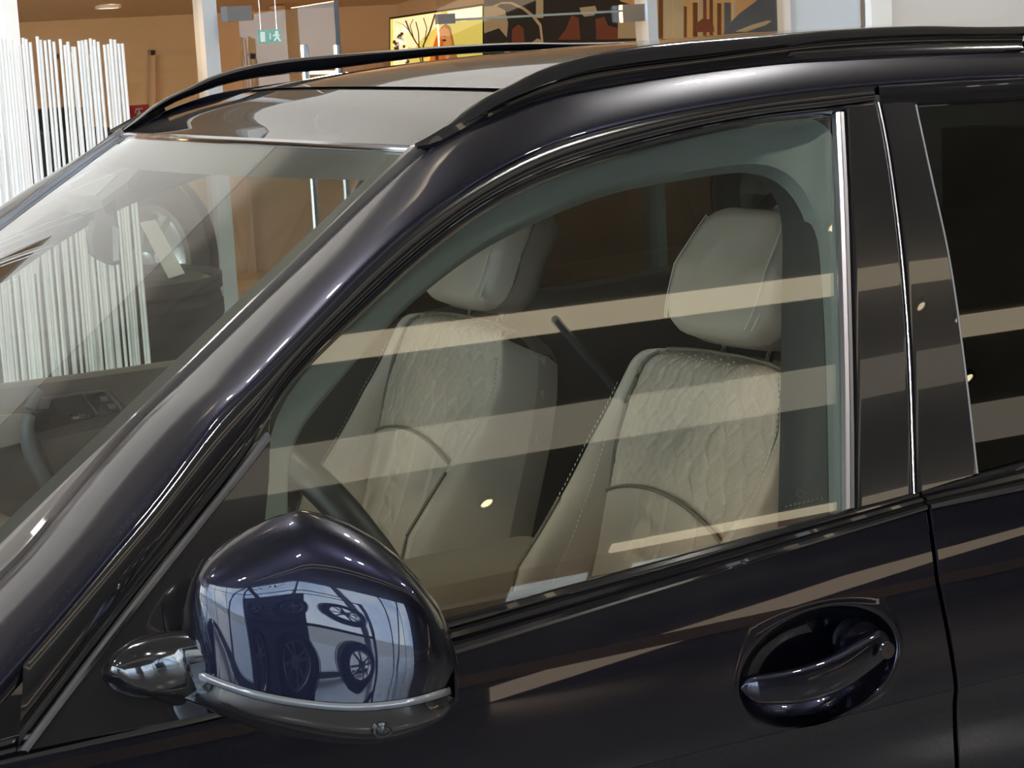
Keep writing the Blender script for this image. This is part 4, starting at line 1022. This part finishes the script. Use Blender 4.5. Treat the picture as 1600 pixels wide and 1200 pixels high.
# ---- front seats
TL = math.radians(20)
SU = np.array([0, -1., 0]); SV = np.array([math.sin(TL), 0, math.cos(TL)]); SN = np.array([-math.cos(TL), 0, math.sin(TL)])
def seat(O, label):
    """O: middle of the headrest's lower edge; u to the car's left, v up the backrest, w forward"""
    O = np.array(O, float)
    S = lambda u, v, w_: O+SU*u+SV*v+SN*w_
    hw = lambda v: float(np.interp(-v, [.0, .02, .06, .12, .20, .27, .36, .50, .64], [.140, .185, .220, .246, .262, .268, .276, .288, .295]))
    vt = -.012
    def wdepth(s, v):
        b = .115*float(np.clip((-v-.12)/.30, 0, 1))**1.2
        a = abs(s); sb = .60
        if a < sb: base = .012*(1-(a/sb)**2)+.010*math.sin(min(1, max(0, (-v)/.6))*math.pi)
        else:
            t = (a-sb)/(1-sb); base = b*math.sin(math.pi*min(1, t*1.02))**.75*(1-.35*t)+.014*math.sin(math.pi*t)-.075*max(0, (t-.72)/.28)**1.8
        g = -.008*math.exp(-((a-sb)/.022)**2)
        tp = -.05*math.exp(-((v-vt)/.018)**2) if v > -.06 else 0
        return base+g+tp
    top_v = lambda s: vt-.045*abs(s)**3
    sbv = lambda v: float(np.interp(-v, [0, .06, .12, .20, .27, .36, .50], [.84, .86, .84, .78, .70, .63, .60]))
    def smap(q, v):
        k = sbv(v); a = abs(q)
        return math.copysign(a/.6*k if a <= .6 else k+(a-.6)/.4*(1-k), q)
    def P(s, v, extra=0.):
        return S(smap(s, v)*hw(v), v, wdepth(s, v)+extra)
    root = MB()
    # main mesh: bolsters left and right
    for s0, s1 in ((-1, -.6), (.6, 1)):
        root.grid([[P(s, top_v(s)+(-.62-top_v(s))*t) for s in np.linspace(s0, s1, 26)] for t in np.linspace(0, 1, 70)], flip=False)
    sb_ = root.to('front_seat', 'leather', car, smooth=60)
    vq = lambda s: -.250-.040*s*s/.36-.018*s/.6
    # quilted upper insert
    def quilt(s, v):
        u_ = s*hw(-.2)/.017; k = v/.045
        row = u_*.5; ph = k+.5*(math.floor(row) % 2)
        # tall narrow leaf cells: vertical stitched waves crossing
        wv = .5+.5*math.cos(2*math.pi*(k))
        c1 = abs(((u_*.5+.32*math.sin(2*math.pi*k*.5)) % 1)-.5)*2; c2 = abs(((u_*.5-.32*math.sin(2*math.pi*k*.5)+.5) % 1)-.5)*2
        d = min(c1, c2)
        return .0030*min(1, d*2.4)**.6
    rows = []
    for t in np.linspace(0, 1, 150):
        r = []
        for s in np.linspace(-.6, .6, 150):
            v = top_v(s)-.004+(vq(s)-top_v(s)+.004)*t; e = min(1, min(t, 1-t)/.03, (.6-abs(s))/.02)
            r.append(P(s, v, -.004+quilt(s, v)*e))
        rows.append(r)
    MB().grid(rows).to('quilted_insert', 'leather', sb_, smooth=180)
    # stitches on the quilt, seams
    stc = MB()
    for q in range(-6, 7):
        for ph in (0, 1):
            for t in np.linspace(.03, .97, 44):
                k = (top_v(0)+(vq(0)-top_v(0))*t)/.045
                u_ = 2*(q+.5*ph+(-.32 if ph == 0 else .32)*math.sin(2*math.pi*k*.5)); s = u_*.017/hw(-.2)
                if abs(s) > .57: continue
                v = top_v(s)+(vq(s)-top_v(s))*t; c = P(s, v, .0000)
                stc.add([c+SU*-.0007+SV*.002, c+SU*.0007+SV*.002, c+SU*.0007-SV*.002, c+SU*-.0007-SV*.002], [(0, 1, 2, 3)])
    tag(stc.to('quilt_stitching', 'thread', sb_, smooth=0), kind='stuff')
    # lower insert with stitched channels
    rows = []
    for t in np.linspace(0, 1, 90):
        r = []
        for s in np.linspace(-.6, .6, 110):
            v = vq(s)-.002+(-.62-vq(s))*t; ch = 0
            for c in (-.26, -.13, .0, .26): ch -= .004*math.exp(-((s-c-.05*math.sin(v*14))/.012)**2)
            if -.26 < s < 0: ch += .0035*math.sin(v*2*math.pi/.05+s*9)*math.exp(-((s+.13)/.10)**4)
            e = .012*math.exp(-t/.06)
            r.append(P(s, v, .004+ch+e*0))
        rows.append(r)
    MB().grid(rows).to('lower_insert', 'leather', sb_, smooth=180)
    # piping seams
    for sg in (-1, 1):
        MB().tube([P(sg*.6, top_v(.6)+(-.62-top_v(.6))*t, .011) for t in np.linspace(0.02, 1, 50)], .0036, 6).to('piping', 'seam', sb_)
        MB().tube([P(sg*.80, v, .003) for v in np.linspace(-.30, -.62, 30)], .0028, 6).to('piping', 'seam', sb_)
        d = MB()
        for v in np.arange(-.05, -.60, -.0085):
            for s_ in (.65, .84):
                if s_ > .8 and v > -.10: continue
                c = P(sg*s_, v, .005); d.add([c-SU*.0010, c+SU*.0010, c+SU*.0010+SV*.0050, c-SU*.0010+SV*.0050], [(0, 1, 2, 3)])
        tag(d.to('bolster_stitching', 'thread', sb_, smooth=0), kind='stuff')
    MB().tube([P(s, vq(s), .006) for s in np.linspace(-.6, .6, 40)], .003, 6).to('piping', 'seam', sb_)
    MB().tube([P(s, top_v(s)-.006, .012) for s in np.linspace(-.6, .6, 40)], .003, 6).to('piping', 'seam', sb_)
    # back shell with side panels
    rows = []
    for t in np.linspace(0, 1, 30):
        r = []
        for a in np.linspace(-1, 1, 25):
            v = top_v(a)+(-.62-top_v(a))*t; r.append(S(a*hw(v)*(1-.04*(1-abs(a))), v-.01, -.135+.03*abs(a)**4-(.0)))
        rows.append(r)
    bk = MB().grid(rows, flip=True)
    for sg in (-1, 1):
        bk.grid([[S(sg*hw(v_), v_, w_) if w_ > -.12 else S(sg*hw(v_), v_-.01, -.105) for w_ in (-.06, -.08, -.13)] for v_ in [top_v(1)+(-.62-top_v(1))*t for t in np.linspace(0, 1, 30)]], flip=sg > 0)
    bk.grid([[S(a*hw(top_v(a)), top_v(a)+dv, w_) for w_, dv in ((-.05, 0), (-.09, .004), (-.135+.03*abs(a)**4, -.01))] for a in np.linspace(-1, 1, 25)], flip=True)
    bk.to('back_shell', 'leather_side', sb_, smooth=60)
    # headrest
    hr_ = []
    nA = 44
    for w_, k in ((.040, .50), (.046, .80), (.040, .93), (.024, 1.0), (-.01, 1.01), (-.04, 1.0), (-.062, .96), (-.076, .85), (-.078, .5)):
        r = []
        for a in np.linspace(0, 2*math.pi, nA+1)[:-1]:
            ca, sa = math.cos(a), math.sin(a); n_ = 4.4 if ca < 0 or sa > 0 else 5
            rr = (abs(ca)**n_+abs(sa)**n_)**(-1/n_)
            x = ca*rr; y = sa*rr
            wd = .139-.020*max(0, y)-.008*max(0, -y)**2
            r.append(S(x*wd*k, .103+y*.106*k+.006*x*x, w_-.012*x*x-.028*max(0, y)))
        hr_.append(r)
    hm = MB().grid(hr_[:5], closed_u=True); hm.F += [tuple(range(nA-1, -1, -1))]
    hr0 = hm.to('headrest', 'leather', sb_, smooth=50)
    hm = MB().grid(hr_[4:], closed_u=True); hm.F += [tuple(range(4*nA, 5*nA))]
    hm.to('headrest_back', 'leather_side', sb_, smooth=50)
    MB().tube([p+SN*.001 for p in hr_[4]], .0022, 5, closed=True).to('piping', 'seam', sb_)
    d = MB()
    for q in (0, 1):
        for sg in (-1, 1):
            for t in np.arange(-.85, .85, .042):
                y = t; wd = .139-.020*max(0, y)-.008*max(0, -y)**2; x = .93*sg*(1-.10*abs(y)**4)
                c = S(x*wd*(.985 if q else .93), .103+y*.100, (.0335 if q else .0415)-.012*x*x-.028*max(0, y))
                d.add([c-SU*.0016+SN*.0045, c+SU*.0016+SN*.0045, c+SU*.0016+SV*.0036+SN*.0045, c-SU*.0016+SV*.0036+SN*.0045], [(0, 1, 2, 3)])
    tag(d.to('headrest_stitching', 'thread', sb_, smooth=0), kind='stuff')
    for sg in (-1, 1):
        MB().tube([S(sg*.062, -.06, -.055), S(sg*.062, .03, -.055)], .0065, 10).to('headrest_post', 'chrome', sb_)
    # cushion
    cz = O[2]-.66; rows = []
    for t in np.linspace(0, 1, 30):
        r = []
        for s in np.linspace(-1, 1, 31):
            x = O[0]-.20-.50*t; b = .045*float(np.clip((abs(s)-.62)/.2, 0, 1))
            r.append(np.array([x, O[1]-s*.26, cz+.03+.03*t+b-.09*max(0, (abs(s)-.9)/.1)-.07*max(0, (t-.88)/.12)**2]))
        rows.append(r)
    MB().grid(rows).box((O[0]-.68, O[1]-.25, cz-.14), (O[0]-.10, O[1]+.25, cz-.005)).to('seat_cushion', 'leather', sb_, smooth=40)
    return sb_
drv = seat((1.600, -.400, 1.275), None); drv['label'] = 'driver seat nearest the camera'
pas = seat((1.585, .425, 1.262), None); pas['label'] = 'passenger seat on the far side'
# centre armrest and small red tag
arm = MB(); rows = []
for x in np.linspace(1.12, 1.50, 12):
    rows.append([np.array([x, y, z+.02*(x-1.12)]) for y, z in ((-.11, .60), (-.115, .86), (-.10, .885), (-.06, .893), (0, .895), (.06, .893), (.10, .885), (.115, .86), (.11, .60))])
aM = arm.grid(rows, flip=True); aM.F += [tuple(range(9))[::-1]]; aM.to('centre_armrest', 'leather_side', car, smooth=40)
c = aty(922, 858, -.20); MB().box(c+np.array([-.006, -.001, -.008]), c+np.array([.006, .001, .005])).to('seat_tag', 'red_tag', drv, smooth=0)
# rear bench, coloured dark for the shade on its beige, and dark far pillar inside
MB().box((2.30, -.66, .36), (2.85, .66, .80)).box((2.78, -.66, .70), (2.95, .66, 1.32)).to('rear_bench', 'dark_leather', car, smooth=0)
for y in (-.42, .42): 
    MB().box((2.84, y-.13, 1.33), (2.93, y+.13, 1.50)).to('rear_headrest', 'dark_leather', car, smooth=0)
# the same pillars, rails and inner trims on the far side
for o in MIRR: mirror_y(o, car)
